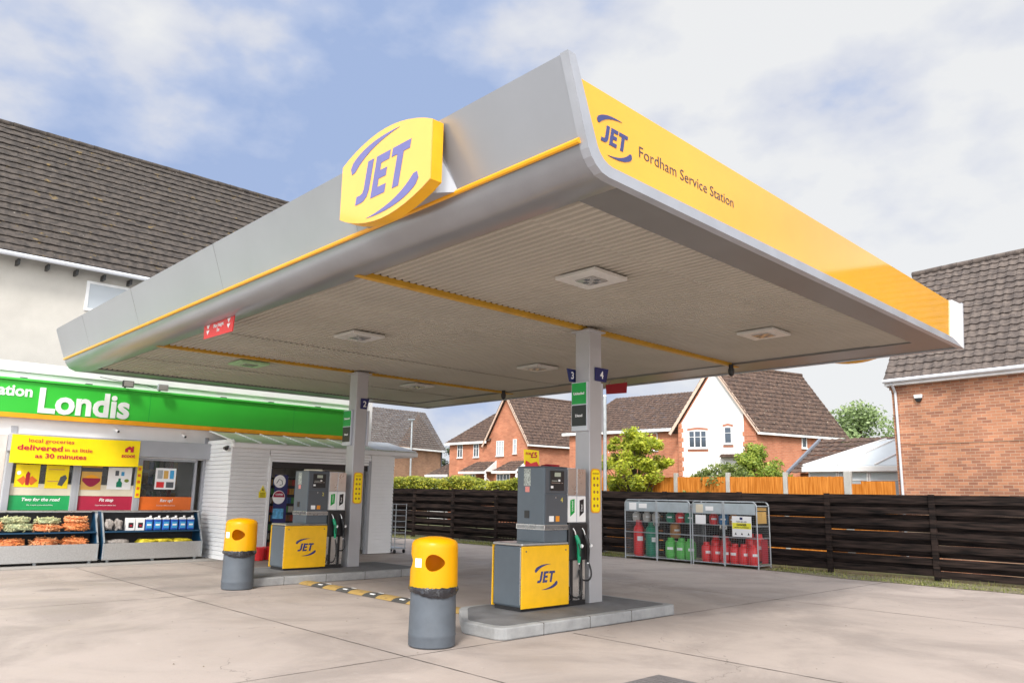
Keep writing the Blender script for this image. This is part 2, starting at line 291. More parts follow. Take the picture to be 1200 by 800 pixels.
# ------------------------------------------------------------------ helpers
class MB:
    def __init__(s): s.v = []; s.f = []
    def add(s, vs, fs):
        o = len(s.v); s.v += [Vector(a) for a in vs]; s.f += [tuple(i + o for i in f) for f in fs]; return s
    def box(s, x0, x1, y0, y1, z0, z1):
        return s.add([(x0, y0, z0), (x1, y0, z0), (x1, y1, z0), (x0, y1, z0), (x0, y0, z1), (x1, y0, z1), (x1, y1, z1), (x0, y1, z1)],
                     [(0, 3, 2, 1), (4, 5, 6, 7), (0, 1, 5, 4), (1, 2, 6, 5), (2, 3, 7, 6), (3, 0, 4, 7)])
    def quad(s, a, b, c, dd): return s.add([a, b, c, dd], [(0, 1, 2, 3)])
    def slab(s, pts, n):                        # polygon extruded by vector n
        k = len(pts); n = Vector(n); v = [Vector(p) for p in pts] + [Vector(p) + n for p in pts]
        return s.add(v, [tuple(range(k))[::-1], tuple(range(k, 2 * k))] + [(i, (i + 1) % k, (i + 1) % k + k, i + k) for i in range(k)])
    def beam(s, a, b, w_, h_=None, up=(0, 0, 1)):
        a = Vector(a); b = Vector(b); h_ = h_ or w_; dr = (b - a).normalized(); u = Vector(up)
        if abs(dr.dot(u)) > .99: u = Vector((1, 0, 0))
        sx = dr.cross(u).normalized() * w_ / 2; sy = sx.cross(dr).normalized() * h_ / 2
        v = [a - sx - sy, a + sx - sy, a + sx + sy, a - sx + sy, b - sx - sy, b + sx - sy, b + sx + sy, b - sx + sy]
        return s.add(v, [(0, 3, 2, 1), (4, 5, 6, 7), (0, 1, 5, 4), (1, 2, 6, 5), (2, 3, 7, 6), (3, 0, 4, 7)])
    def tube(s, pts, r, n=8, closed=True):
        pts = [Vector(p) for p in pts]; vs = []; fs = []; rs = r if isinstance(r, (list, tuple)) else [r] * len(pts)
        pu = None
        for i, p in enumerate(pts):
            t = (pts[min(i + 1, len(pts) - 1)] - pts[max(i - 1, 0)]).normalized()
            if pu is None: pu = t.orthogonal().normalized()
            u = (pu - t * pu.dot(t)).normalized(); pu = u; w_ = t.cross(u)
            for k in range(n):
                a = 2 * math.pi * k / n; vs.append(p + (u * math.cos(a) + w_ * math.sin(a)) * rs[i])
        for i in range(len(pts) - 1):
            for k in range(n): fs.append((i * n + k, i * n + (k + 1) % n, (i + 1) * n + (k + 1) % n, (i + 1) * n + k))
        if closed: fs.append(tuple(range(n))[::-1]); fs.append(tuple(range((len(pts) - 1) * n, len(pts) * n)))
        return s.add(vs, fs)
    def lathe(s, prof, c=(0, 0, 0), n=32, jit=0):
        vs = []; fs = []; k = len(prof)
        for i in range(n):
            a = 2 * math.pi * i / n
            for (rr, z_) in prof:
                q = rr + (rnd.uniform(-jit, jit) if jit else 0); vs.append((c[0] + q * math.cos(a), c[1] + q * math.sin(a), c[2] + z_ + (rnd.uniform(-jit, jit) if jit else 0)))
        for i in range(n):
            j = (i + 1) % n
            for m_ in range(k - 1): fs.append((i * k + m_, j * k + m_, j * k + m_ + 1, i * k + m_ + 1))
        return s.add(vs, fs)
    def build(s, name, mat, parent=None, world=True, bevel=0, smooth=False, ang=35, sub=0):
        me = bpy.data.meshes.new(name)
        off = Vector((0, 0, 0)); p = parent
        while p is not None: off += p.location; p = p.parent
        if not world: off = Vector((0, 0, 0))
        if parent is None and world:            # a thing that is one mesh: its origin goes to its base
            if s.v:
                xs = [v.x for v in s.v]; ys = [v.y for v in s.v]; zs = [v.z for v in s.v]
                off = Vector(((min(xs) + max(xs)) / 2, (min(ys) + max(ys)) / 2, min(zs)))
        me.from_pydata([tuple(v - off) for v in s.v], [], s.f); me.validate(); me.update()
        uvl = me.uv_layers.new(name='UVMap')
        for pl in me.polygons:
            n_ = pl.normal
            for li in pl.loop_indices:
                c = me.vertices[me.loops[li].vertex_index].co + off
                if abs(n_.z) > .75: uvl.data[li].uv = (c.x, c.y)
                else:
                    h = Vector((n_.y, -n_.x)); h.normalize() if h.length > 1e-6 else None
                    uvl.data[li].uv = (c.x * h.x + c.y * h.y, c.z)
        o = bpy.data.objects.new(name, me); COL.objects.link(o); o.parent = parent
        if parent is None and world: o.location = off
        me.materials.append(mat if not isinstance(mat, str) else M[mat])
        if smooth:
            for pl in me.polygons: pl.use_smooth = True
            me.set_sharp_from_angle(angle=R(ang))
        if bevel:
            b = o.modifiers.new('bevel', 'BEVEL'); b.width = bevel; b.segments = 2; b.limit_method = 'ANGLE'; b.angle_limit = R(40)
        return o
def tag(o, label=None, cat=None, group=None, kind=None):
    if label: o['label'] = label
    if cat: o['category'] = cat
    if group: o['group'] = group
    if kind: o['kind'] = kind
    return o
def thing(name, label, cat, loc=(0, 0, 0), group=None):
    o = bpy.data.objects.new(name, None); COL.objects.link(o); o.location = loc; o.empty_display_size = .2
    return tag(o, label, cat, group)
def copy_tree(o, parent=None):
    c = o.copy(); COL.objects.link(c); c.parent = parent
    for ch in list(CH.get(o.name, o.children)): copy_tree(ch, c)
    return c
CH = {}
def dup(o, loc, rz=0, label=None):
    c = copy_tree(o); c.location = loc; c.rotation_euler = (0, 0, rz)
    if label: c['label'] = label
    return c
def text(s_, name, mat, parent, org, xd, yd, size, width=None, bold=0, shear=0, align='LEFT', th=.003):
    cu = bpy.data.curves.new('t', 'FONT'); cu.body = s_; cu.size = 1; cu.align_x = align; cu.offset = bold; cu.shear = shear; cu.resolution_u = 3
    ob = bpy.data.objects.new('t', cu); COL.objects.link(ob)
    bpy.context.view_layer.update(); me = bpy.data.meshes.new_from_object(ob.evaluated_get(bpy.context.evaluated_depsgraph_get()))
    vs = [v.co.copy() for v in me.vertices]; fs = [tuple(p.vertices) for p in me.polygons]
    bpy.data.objects.remove(ob); bpy.data.curves.remove(cu); bpy.data.meshes.remove(me)
    xs = [v.x for v in vs]; wd = max(xs) - min(xs); kx = size
    if width: kx = width / wd
    org = Vector(org); xd = Vector(xd); yd = Vector(yd); nrm = xd.cross(yd).normalized()
    mb = MB(); n = len(vs); base = [org + xd * (v.x * kx) + yd * (v.y * size) for v in vs]
    cnt = {}
    for f in fs:
        for i in range(len(f)):
            e_ = (f[i], f[(i + 1) % len(f)]); cnt[tuple(sorted(e_))] = cnt.get(tuple(sorted(e_)), []) + [e_]
    sides = [(a[0][0], a[0][1], a[0][1] + n, a[0][0] + n) for a in cnt.values() if len(a) == 1]
    mb.add(base + [b + nrm * th for b in base], [tuple(i + n for i in f) for f in fs] + sides)
    return mb.build(name, mat, parent)
def jet(name, mat, parent, org, xd, yd, hgt, th=.004, wide=1.0, sw=1.0):
    """lettering with its two swooshes; org is the centre, hgt the height of the letters"""
    org = Vector(org); xd = Vector(xd); yd = Vector(yd); nrm = xd.cross(yd).normalized(); mb = MB()
    polys = [[(.30, 1), (.56, 1), (.56, .26), (.50, .10), (.38, .02), (.25, 0), (0, 0), (0, .21), (.17, .21), (.26, .24), (.30, .33)],
             [(.70, 0), (.70, 1), (1.30, 1), (1.30, .79), (.95, .79), (.95, .61), (1.26, .61), (1.26, .41), (.95, .41), (.95, .21), (1.32, .21), (1.32, 0)],
             [(1.40, 1), (2.16, 1), (2.16, .79), (1.91, .79), (1.91, 0), (1.65, 0), (1.65, .79), (1.40, .79)]]
    def P(x_, y_, sh=.22):
        return org + xd * ((x_ + (y_ - .5) * sh - 1.1) * hgt * wide) + yd * ((y_ - .5) * hgt)
    for pl in polys: mb.slab([P(*q) for q in pl], nrm * th)
    for sgn in (1, -1):
        a = []; b_ = []
        for i in range(15):
            t = i / 14; x_ = (1 - t) ** 2 * -.42 + 2 * t * (1 - t) * .20 + t * t * 1.75; y_ = (1 - t) ** 2 * 1.02 + 2 * t * (1 - t) * 1.62 + t * t * 1.62
            k = .36 * (1 - t) ** .9 * min(1, (t + .03) * 9) ** .5; a.append((x_, y_ + k * .5)); b_.append((x_ + k * .35, y_ - k * .5))
        pts = a + b_[::-1]
        pts = [(p[0], .5 + (p[1] - .5) * sw) for p in pts]
        if sgn < 0: pts = [(2.2 - p[0], 1 - p[1]) for p in pts]
        v = [P(p[0], p[1], 0) for p in pts]; m_ = len(a)
        for i in range(m_ - 1):
            q = [v[i], v[i + 1], v[2 * m_ - 2 - i], v[2 * m_ - 1 - i]]; mb.slab(q, nrm * th)
    return mb.build(name, mat, parent)
def tiled(A, B, C2, D, course=.3, tile=.3, amp=.02, step=.03, jit=.006, ns=4):
    """roof plane laid in real overlapping courses; A,B eave left/right, C2,D ridge right/left"""
    A, B, C2, D = map(Vector, (A, B, C2, D)); mb = MB(); nrm = (B - A).cross(D - A).normalized()
    if nrm.z < 0: nrm = -nrm
    Ls = (D - A).length if (D - A).length > (C2 - B).length else (C2 - B).length
    n = max(1, round(Ls / course)); W_ = (B - A).length; m = max(1, round(W_ / tile)); cols = m * ns
    jt = [[rnd.uniform(-jit, jit) for _ in range(m + 1)] for _ in range(n)]
    for i in range(n):
        t0, t1 = i / n - (.0 if i else .0), (i + 1) / n + .02 / n; vs = []; fs = []
        for (t, up) in ((t0, step - .028), (t0, step), (t1, .002)):
            l_ = A.lerp(D, min(t, 1)); r_ = B.lerp(C2, min(t, 1)); ww = (r_ - l_).length
            for c in range(cols + 1):
                x_ = c / cols * W_; k = math.sin(x_ / (W_ / m) * 2 * math.pi); hgt = amp * (k if k > 0 else k * .35)
                p = l_.lerp(r_, c / cols); vs.append(p + nrm * (up + hgt + jt[i][min(m, c // ns)]))
        w_ = cols + 1
        for r_ in range(2):
            for c in range(cols): fs.append((r_ * w_ + c, r_ * w_ + c + 1, (r_ + 1) * w_ + c + 1, (r_ + 1) * w_ + c))
        mb.add(vs, fs)
    return mb
def foliage(mb, clumps, n, size, rr):
    for (c, rad) in clumps:
        c = Vector(c)
        for _ in range(n):
            v = Vector((rr.gauss(0, 1), rr.gauss(0, 1), rr.gauss(0, 1))).normalized() * rr.random() ** .45
            p = c + Vector((v.x * rad[0], v.y * rad[1], v.z * rad[2])); s_ = size * rr.uniform(.6, 1.3)
            a = Vector((rr.gauss(0, 1), rr.gauss(0, 1), rr.gauss(0, .8))).normalized(); b = a.orthogonal().normalized(); b = (b + a.cross(b) * rr.uniform(-1, 1)).normalized()
            mb.add([p - a * s_, p - b * s_ * .5, p + a * s_, p + b * s_ * .5], [(0, 1, 2, 3)])
def tree(name, label, cat, base, top, radius, nclump, n, size, leaf, group=None, lean=.0, seed=1, crown_low=.35, flat=.7, clump=.45):
    rr = random.Random(seed); b = Vector(base); t = thing(name, label, cat, base, group)
    H_ = top - b.z; tr = MB()
    tr.tube([b, b + Vector((.02, .03, H_ * .3)), b + Vector((lean, .02, H_ * .6)), b + Vector((lean, 0, H_ * .9))], [.035 * H_ * .6, .025 * H_ * .6, .016 * H_ * .6, .004], 7)
    cl = []
    for i in range(nclump):
        a = rr.uniform(0, 6.283); q = rr.random() ** .6; hh = crown_low + (1 - crown_low) * rr.random()
        env = math.sin(math.pi * min(1, max(.08, (hh - crown_low) / (1 - crown_low) * .85 + .15))) ** .6
        c = b + Vector((math.cos(a) * radius * q * env, math.sin(a) * radius * q * env, H_ * hh * .93)); s_ = radius * clump * rr.uniform(.6, 1.2)
        cl.append((c, (s_, s_, s_ * flat)))
        tr.tube([b + Vector((lean * .5, 0, H_ * rr.uniform(.15, .45))), b.lerp(c, .6) + Vector((0, 0, H_ * .12)), c], [.012 * H_ * .5, .008 * H_ * .5, .003], 5)
    tr.build('trunk', 'bark', t); f = MB(); foliage(f, cl, n, size, rr); f.build('crown', leaf, t)
    return t
# planes for wall-mounted things: facing -y and facing -x
FY = (Vector((1, 0, 0)), Vector((0, 0, 1)))
FX = (Vector((0, -1, 0)), Vector((0, 0, 1)))

# ------------------------------------------------------------------ the ground
g = MB(); g.quad((-900, -900, -.03), (900, -900, -.03), (900, 900, -.03), (-900, 900, -.03)); tag(g.build('ground', 'soil'), kind='structure')
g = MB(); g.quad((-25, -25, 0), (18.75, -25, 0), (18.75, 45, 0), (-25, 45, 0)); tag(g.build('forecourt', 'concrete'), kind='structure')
g = MB()
jr = random.Random(3)
def jline(p, q, wd=.014):
    p = Vector(p); q = Vector(q); n = int((q - p).length / .25); pv = Vector((-(q - p).y, (q - p).x)).normalized(); prev = None
    for i in range(n + 1):
        c = p.lerp(q, i / n); o_ = jr.uniform(-.004, .004); w_ = wd * jr.uniform(.5, 1.3) / 2
        a = c + pv * (o_ + w_); b = c + pv * (o_ - w_)
        if prev: g.quad((prev[1].x, prev[1].y, .004), (b.x, b.y, .004), (a.x, a.y, .004), (prev[0].x, prev[0].y, .004))
        prev = (a, b)
for x_ in (-4.8, .3, 5.43, 13.5): jline((x_, -25), (x_, 19.5))
jline((8.0, -25), (8.0, 7.2)); jline((7.95, 16.3), (7.95, 19.5))
for y_ in (-11, -5.2, 1.1, 7.33, 13.6): jline((-25, y_), (18.7, y_))
tag(g.build('slab_joints', 'joint'), kind='structure')
# the weedy strip under the fence
g = MB(); vs = []
K = 90
for i in range(K + 1):
    y_ = -12 + i * 52 / K; edge = 18.72 - (0.36 if y_ < 10 else 0) * min(1, abs(10 - y_) / 2) + jr.uniform(-.08, .05); vs += [(edge, y_, .008), (19.9, y_, .03)]
g.add(vs, [(2 * i, 2 * i + 1, 2 * i + 3, 2 * i + 2) for i in range(K)]); tag(g.build('verge', 'gravel'), kind='structure')
g = MB(); rr = random.Random(5)
for _ in range(26000):
    y_ = rr.uniform(-4, 28); x_ = rr.uniform(18.30 if y_ < 8.5 else 18.7, 19.7)
    if 10.4 < y_ < 15 and x_ < 19.5: continue
    if rr.random() > (.9 if math.sin(y_ * 2.1) + math.sin(y_ * 5.3 + x_ * 6) > -.2 else .25): continue
    a = rr.uniform(0, 6.28); hgt = rr.uniform(.02, .07) * (2.2 if rr.random() < .08 else 1); lx, ly = math.cos(a) * .03, math.sin(a) * .03; wx, wy = -math.sin(a) * .009, math.cos(a) * .009
    g.add([(x_ - wx, y_ - wy, .01), (x_ + wx, y_ + wy, .01), (x_ + lx, y_ + ly, hgt)], [(0, 1, 2)])
tag(g.build('weeds', leafmat('weed_leaves', (.10, .13, .03), (.22, .25, .06), (.42, .42, .14))), 'low weeds and grass growing along the foot of the black fence', 'weeds', kind='stuff')

g = MB(); rr = random.Random(8)
for _ in range(900):
    y_ = rr.uniform(2, 20); x_ = rr.uniform(2, 18.6)
    if rr.random() < .6: x_ = 18.6 - abs(rr.gauss(0, .35))
    a = rr.uniform(0, 6.28); q = rr.uniform(.004, .014); g.add([(x_ + q * math.cos(a + k * 2.1), y_ + q * math.sin(a + k * 2.1), .006 + (.006 if k == 1 else 0)) for k in range(3)], [(0, 1, 2)])
tag(g.build('leaf_litter', pm('litter_brown', (.12, .09, .05), .9, 0, .5, 9)), 'tiny dry leaves and grit scattered over the concrete forecourt', 'litter', kind='stuff')
# ------------------------------------------------------------------ canopy (its own slightly skewed frame, as it was built)
CO = Vector((5.107, 4.55, 4.385)); EU = Vector((1, .05, .009)); EV = Vector((.016, 1, -.001)); EW = Vector((0, 0, 1))
def cp(u, v, w_=0): return CO + EU * u + EV * v + EW * w_
LU, LV, SV, RV, RU = 9.287, 14.812, -.534, 15.425, 10.296
can = thing('canopy', 'large grey and yellow canopy on two square columns over the fuel pumps', 'canopy', (9.7, 11.8, 0))
# left (leading) profile: flat strip, bullnose, leaning panel
prof = [(0.02, .012), (0.0, 0), (-.28, -.012), (-.36, .005), (-.43, .045), (-.49, .10), (-.53, .165), (-.545, .225)]
mb = MB(); vs = []
nv = 24
for j in range(nv + 1):
    v_ = SV + .061 + (RV - SV - .061) * j / nv
    for (u_, w_) in prof: vs.append(cp(u_, v_, w_))
k = len(prof); mb.add(vs, [(j * k + i, j * k + i + 1, (j + 1) * k + i + 1, (j + 1) * k + i) for j in range(nv) for i in range(k - 1)])
mb.build('bullnose_edge', 'silver_dark', can, smooth=True, ang=50)
mb = MB(); mb.slab([cp(-.56, SV + .061, .25), cp(-.79, SV + .061, .915), cp(-.73, SV + .061, .915), cp(-.50, SV + .061, .25)], EV * (RV - SV - .061)); 
mb.build('fascia_panel', 'silver', can)
for vj in (2.9, 6.6, 10.3, 13.4):      # fine panel joints, set proud by a hair
    q = MB(); q.slab([cp(-.5625, vj, .255), cp(-.7915, vj, .91), cp(-.7895, vj, .91), cp(-.5605, vj, .255)], EV * .006); q.build('panel_joint', 'soffit_strip', can)
mb = MB(); mb.tube([cp(-.565, SV + .04, .235), cp(-.565, RV - .02, .235)], .026, 8); mb.build('yellow_trim', 'yellow_trim', can, smooth=True)
# near fascia (facing the camera's right): a rimmed yellow panel
rim_o = [(-.80, .915), (-.555, .235), (-.53, .165), (-.49, .10), (-.43, .045), (-.35, .0), (-.25, -.015), (RU, -.015), (RU + .22, .93), (RU - .42, .93)]
rim_i = [(-.625, .76), (-.43, .27), (-.405, .215), (-.37, .165), (-.32, .125), (-.26, .10), (-.20, .09), (9.66, .09)]
def rimstrip(mb, v0, v1, o_, i_):
    for a in range(len(o_) - 1):
        q = [o_[a], o_[a + 1], i_[a + 1], i_[a]]; mb.slab([cp(p[0], v0, p[1]) for p in q], EV * (v1 - v0))
mb = MB(); o_ = [(-.80, .92)] + rim_o[1:8]; i_ = [(-.70, .92)] + [(-.43, .27)] + rim_i[2:8]
o_[7] = (RU, -.015)
rimstrip(mb, SV - .03, SV + .06, o_, i_); mb.build('fascia_rim', pm('rim_metal', (.40, .42, .465), .36, .3), can)
mb = MB(); mb.slab([cp(p[0], SV + .0, p[1]) for p in [(-.66, .76), (-.43, .22), (-.40, .15), (-.30, .07), (9.66, .07), (9.84, .76)]], EV * .05)
pn = mb.build('yellow_panel', 'yellow', can)
mb = MB(); mb.slab([cp(p[0], SV - .028, p[1]) for p in [(9.66, .09), (RU, -.015), (RU + .20, .82), (9.86, .79)]], EV * .09); mb.build('end_panel', 'white', can)
mb = MB(); mb.slab([cp(RU - .01, SV - .03, -.02), cp(RU + .05, SV - .03, -.02), cp(RU + .27, SV - .03, .85), cp(RU + .20, SV - .03, .85)], EV * (RV - SV + .05)); mb.build('end_fascia', 'silver_light', can)
jet('lettering', 'blue', can, cp(-.13, SV - .001, .385), EU, EW, .165)
text('Fordham Service Station', 'lettering', pm('dark_print', (.05, .045, .07), .4), can, cp(.22, SV - .001, .335), EU, EW, .155, width=1.72, bold=-.008)
# far fascias and the roof
mb = MB(); mb.slab([cp(-.79, RV, .90), cp(-.55, RV, .235), cp(-.43, RV, .045), cp(-.28, RV, -.012), cp(RU, RV, -.015), cp(RU + .2, RV, .82)], EV * .05); mb.build('back_fascia', 'silver', can)
mb = MB(); mb.slab([cp(-.6, SV + .05, .55), cp(RU, SV + .05, .55), cp(RU, RV, .55), cp(-.6, RV, .55)], EW * .06); mb.build('roof_deck', 'roofdeck', can)
# flat soffit flashings round the sheets
mb = MB(); mb.slab([cp(-.02, SV + .05, .004), cp(RU, SV + .05, .004), cp(RU, 0, .004), cp(-.02, 0, .004)], EW * .05)
mb.slab([cp(LU, 0, .004), cp(RU, 0, .004), cp(RU, LV, .004), cp(LU, LV, .004)], EW * .05)
mb.slab([cp(-.02, LV, .004), cp(RU, LV, .004), cp(RU, RV, .004), cp(-.02, RV, .004)], EW * .05)
mb.build('soffit_flashing', 'soffit_strip', can)
mb = MB(); vs = []; pitch = .116; nc = int(LU / pitch)
spans = [(0.0, .72, 0), (.72, 3.56, .012), (3.70, 5.2, .0), (5.2, 8.6, .012), (8.6, 10.56, 0), (10.72, 12.6, .012), (12.6, LV, 0)]
for (a, b, dz) in spans:
    row = []
    for c in range(nc + 1):
        u_ = c * pitch
        for (du, dw) in ((0, 0), (.050, 0), (.060, .036), (.106, .036)):
            if u_ + du <= LU: row.append((u_ + du, dw + .03 + dz))
    m_ = len(row); mb.add([cp(q[0], a, q[1]) for q in row] + [cp(q[0], b, q[1]) for q in row], [(i, i + 1, m_ + i + 1, m_ + i) for i in range(m_ - 1)])
mb.build('soffit', 'soffit', can)
for v_ in (3.64, 10.65):
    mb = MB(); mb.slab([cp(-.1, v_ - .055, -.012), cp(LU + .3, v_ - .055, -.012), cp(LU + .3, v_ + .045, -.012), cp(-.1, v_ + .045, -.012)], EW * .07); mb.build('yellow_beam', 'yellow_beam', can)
    mb = MB(); mb.slab([cp(0, v_ - .12, .15), cp(LU, v_ - .12, .15), cp(LU, v_ + .12, .15), cp(0, v_ + .12, .15)], EW * .02); mb.build('beam_gap', 'roofdeck', can)
for i, v_ in enumerate((1.57, 6.95, 11.35)):
    for j, u_ in enumerate((2.1, 6.75)):
        s_ = .33; mt = 'lamp_reflect_green' if (i == 2 and j == 0) else 'lamp'
        mb = MB(); mb.slab([cp(u_ - s_, v_ - s_, -.02), cp(u_ + s_, v_ - s_, -.02), cp(u_ + s_, v_ + s_, -.02), cp(u_ - s_, v_ + s_, -.02)], EW * .045)
        fl = mb.build('downlight', mt, can, bevel=.006)
        if mt == 'lamp_reflect_green': fl['label'] = 'downlight with a green reflection put into its colour'
        mb = MB(); q = .15; mb.slab([cp(u_ - q, v_ - q, -.034), cp(u_ + q, v_ - q, -.034), cp(u_ + q, v_ + q, -.034), cp(u_ - q, v_ + q, -.034)], EW * .014); mb.build('lens', 'lens', fl, bevel=.004)
        mb = MB()
        for (du, dv) in ((-.09, 0), (.09, 0), (0, .09), (0, -.09)): mb.slab([cp(u_ + du - .03, v_ + dv - .03, -.037), cp(u_ + du + .03, v_ + dv - .03, -.037), cp(u_ + du + .03, v_ + dv + .03, -.037), cp(u_ + du - .03, v_ + dv + .03, -.037)], EW * .003)
        mb.build('lens_cell', 'dark_pump', fl)
CX = ((9.50, 8.22), (9.60, 15.2))
for (cx, cy) in CX:
    mb = MB(); mb.box(cx, cx + .3, cy, cy + .3, .13, 4.43); co = mb.build('column', 'column', can, bevel=.012)
    mb = MB(); mb.box(cx - .05, cx + .35, cy - .05, cy + .35, 4.37, 4.395); mb.build('head_plate', 'column', co)

# shield-shaped brand signs on the two long sides
def shield(uf, v0, sgn, label, dz=0):
    cp = lambda u, v, w_=0: CO + EU * u + EV * v + EW * (w_ + dz)
    t = thing('brand_sign', label, 'sign', cp(uf, v0, .0), 'shield shaped signs on the canopy edges')
    hw = .81; pts = [(-hw, .25)]
    for i in range(0, 13): a = i / 12; pts.append((-hw + 2 * hw * a, .25 - .185 * math.sin(math.pi * a) ** .85))
    pts = pts[1:]; tp = [(hw - 2 * hw * i / 12, .85 + .185 * math.sin(math.pi * i / 12) ** .85) for i in range(13)]
    pts += tp
    f = MB(); f.slab([cp(uf, v0 + p[0], p[1]) for p in pts], EU * (-.012 * sgn)); f.build('sign_face', 'yellow_sign', t)
    f = MB(); f.slab([cp(uf + .002 * sgn, v0 + p[0], p[1]) for p in pts], EU * (.13 * sgn)); f.build('sign_box', pm('sign_return', (.85, .43, .01), .35), t)
    f = MB(); f.add([cp(uf + .13 * sgn, v0 - .62, .75), cp(uf + .13 * sgn, v0 + .62, .75), cp(uf + .13 * sgn, v0 + .62, .2), cp(uf + .13 * sgn, v0 - .62, .2),
                     cp(uf + .20 * sgn, v0 - .62, .80), cp(uf + .20 * sgn, v0 + .62, .80), cp(uf + .38 * sgn, v0 + .78, .24), cp(uf + .38 * sgn, v0 - .78, .24)],
                    [(0, 1, 2, 3), (4, 7, 6, 5), (0, 4, 5, 1), (3, 2, 6, 7), (0, 3, 7, 4), (1, 5, 6, 2)]); f.build('mounting_box', 'silver', t)
    xd = EV * (-sgn); jet('logo', 'lilac', t, cp(uf - .0125 * sgn, v0, .545), xd, EW, .43, th=.004, wide=.96, sw=.86)
    return t
shield(-.93, 1.88, 1, 'big yellow shield sign reading JET on the grey left edge of the canopy')
shield(RU + .62, 1.62, -1, 'yellow shield sign on the far long edge of the canopy, only its bottom rim showing', -.045)
# hanging clearance signs
def clearance(name, label, pts0, wdir, wid, hh, mat, txt):
    o_ = Vector(pts0); wdir = Vector(wdir); t = thing(name, label, 'sign', o_, 'red signs hanging under the canopy edge')
    nr = wdir.cross(EW).normalized(); f = MB(); f.slab([o_, o_ + wdir * wid * .97 + EW * -.02, o_ + wdir * wid + EW * hh, o_ - wdir * wid * .02 + EW * hh], -nr * .015); f.build('board', mat, t)
    f = MB()
    for q in (.12, .88): f.beam(o_ + wdir * wid * q + EW * hh - nr * .012, o_ + wdir * wid * q + EW * (hh + .09) - nr * .10, .02)
    f.build('bracket', 'steel', t)
    if txt:
        p = o_ + nr * .002
        text('Max Height', 'lettering', 'white_print', t, p + wdir * (wid * .5) + EW * (hh * .56), wdir, EW, .085, align='CENTER', bold=.01)
        text('5m', 'lettering', 'white_print', t, p + wdir * (wid * .5) + EW * (hh * .22), wdir, EW, .085, align='CENTER', bold=.01)
        for qx in (.14, .84):
            for qz in (.62, .25):
                f = MB(); c = p + wdir * (wid * qx) + EW * (hh * qz); f.slab([c + wdir * -.06 + EW * .06, c + EW * -.01, c + wdir * .06 + EW * .06], nr * .002); f.build('arrow', 'white_print', t)
    return t
clearance('clearance_sign', 'small red Max Height sign with white arrows under the left canopy edge', cp(-.2, 8.13, -.225), -EV, 1.15, .235, 'red', True)
clearance('clearance_sign', 'dark red sign hanging from the far canopy edge, right of the near column', cp(9.45, 7.14, -.30), EV * -1, .64, .23, 'darkred', False)
for (p, lb) in (((14.35, 8.56), 'dark dome camera at the far end of the nearer yellow beam'), ((14.2, 15.3), 'dark dome camera at the far end of the second yellow beam')):
    f = MB(); f.lathe([(0, 4.46), (.05, 4.46), (.05, 4.38), (.065, 4.37), (.065, 4.31), (.05, 4.25), (.02, 4.22), (0, 4.215)], (p[0], p[1], 0), 16)
    tag(f.build('dome_camera', 'black', smooth=True), lb, 'camera', 'dome cameras under the canopy')

# signs on the columns
def fuel_sign(x0, y1, label, back=False):
    t = thing('fuel_sign', label, 'sign', (x0, y1 - .17, 2.75), 'fuel name panels on the columns')
    s_ = -1 if not back else 1; xs = sorted((x0, x0 + .05 * s_))
    f = MB(); f.box(xs[0], xs[1], y1 - .33, y1, 2.76, 3.55); f.build('frame', 'silver_light', t, bevel=.006)
    xf = x0 + .05 * s_; xd = Vector((0, s_, 0))
    for (z0, z1, mt, tx) in ((3.19, 3.53, 'fuel_green', 'Unleaded'), (2.84, 3.17, 'fuel_black', 'Diesel')):
        xs = sorted((xf, xf + .006 * s_)); f = MB(); f.box(xs[0], xs[1], y1 - .315, y1 - .015, z0, z1); pnl = f.build('fuel_panel', mt, t)
        text(tx, 'lettering', 'white_print', pnl, (xf + .0065 * s_, y1 - .165, (z0 + z1) / 2 - .02), xd, EW, .06, align='CENTER', bold=.02)
    return t
fuel_sign(9.498, 8.56, 'green Unleaded and black Diesel panel on the left face of the near column')
fuel_sign(9.802, 8.56, 'fuel panel seen edge on at the right side of the near column', True)
fuel_sign(9.598, 15.62, 'green Unleaded and black Diesel panel on the left face of the far column')
fuel_sign(9.902, 15.50, 'fuel panel seen edge on at the right side of the far column', True)
def flag(x0, x1, y_, z0, z1, ch, label, lean=1):
    t = thing('number_flag', label, 'sign', ((x0 + x1) / 2, y_, z0), 'blue pump number flags on the columns')
    a = .06 if lean > 0 else 0; b = .06 if lean < 0 else 0
    f = MB(); f.slab([(x0 + b, y_, z0), (x1 - a, y_, z0), (x1, y_, z1), (x0, y_, z1)], (0, .015, 0)); f.build('plate', 'navy', t)
    text(ch, 'numeral', 'white_print', t, ((x0 + x1) / 2 - .01, y_ - .001, z0 + .05), *FY, (z1 - z0) * .78, align='CENTER', bold=.015)
flag(9.62, 9.95, 8.195, 3.57, 3.79, '4', 'blue flag numbered 4 on the front of the near column', 1)
flag(9.32, 9.60, 8.54, 3.56, 3.77, '3', 'blue flag numbered 3 half hidden behind the left side of the near column', -1)
flag(9.71, 9.93, 15.175, 3.58, 3.82, '2', 'blue flag numbered 2 on the front of the far column', 1)
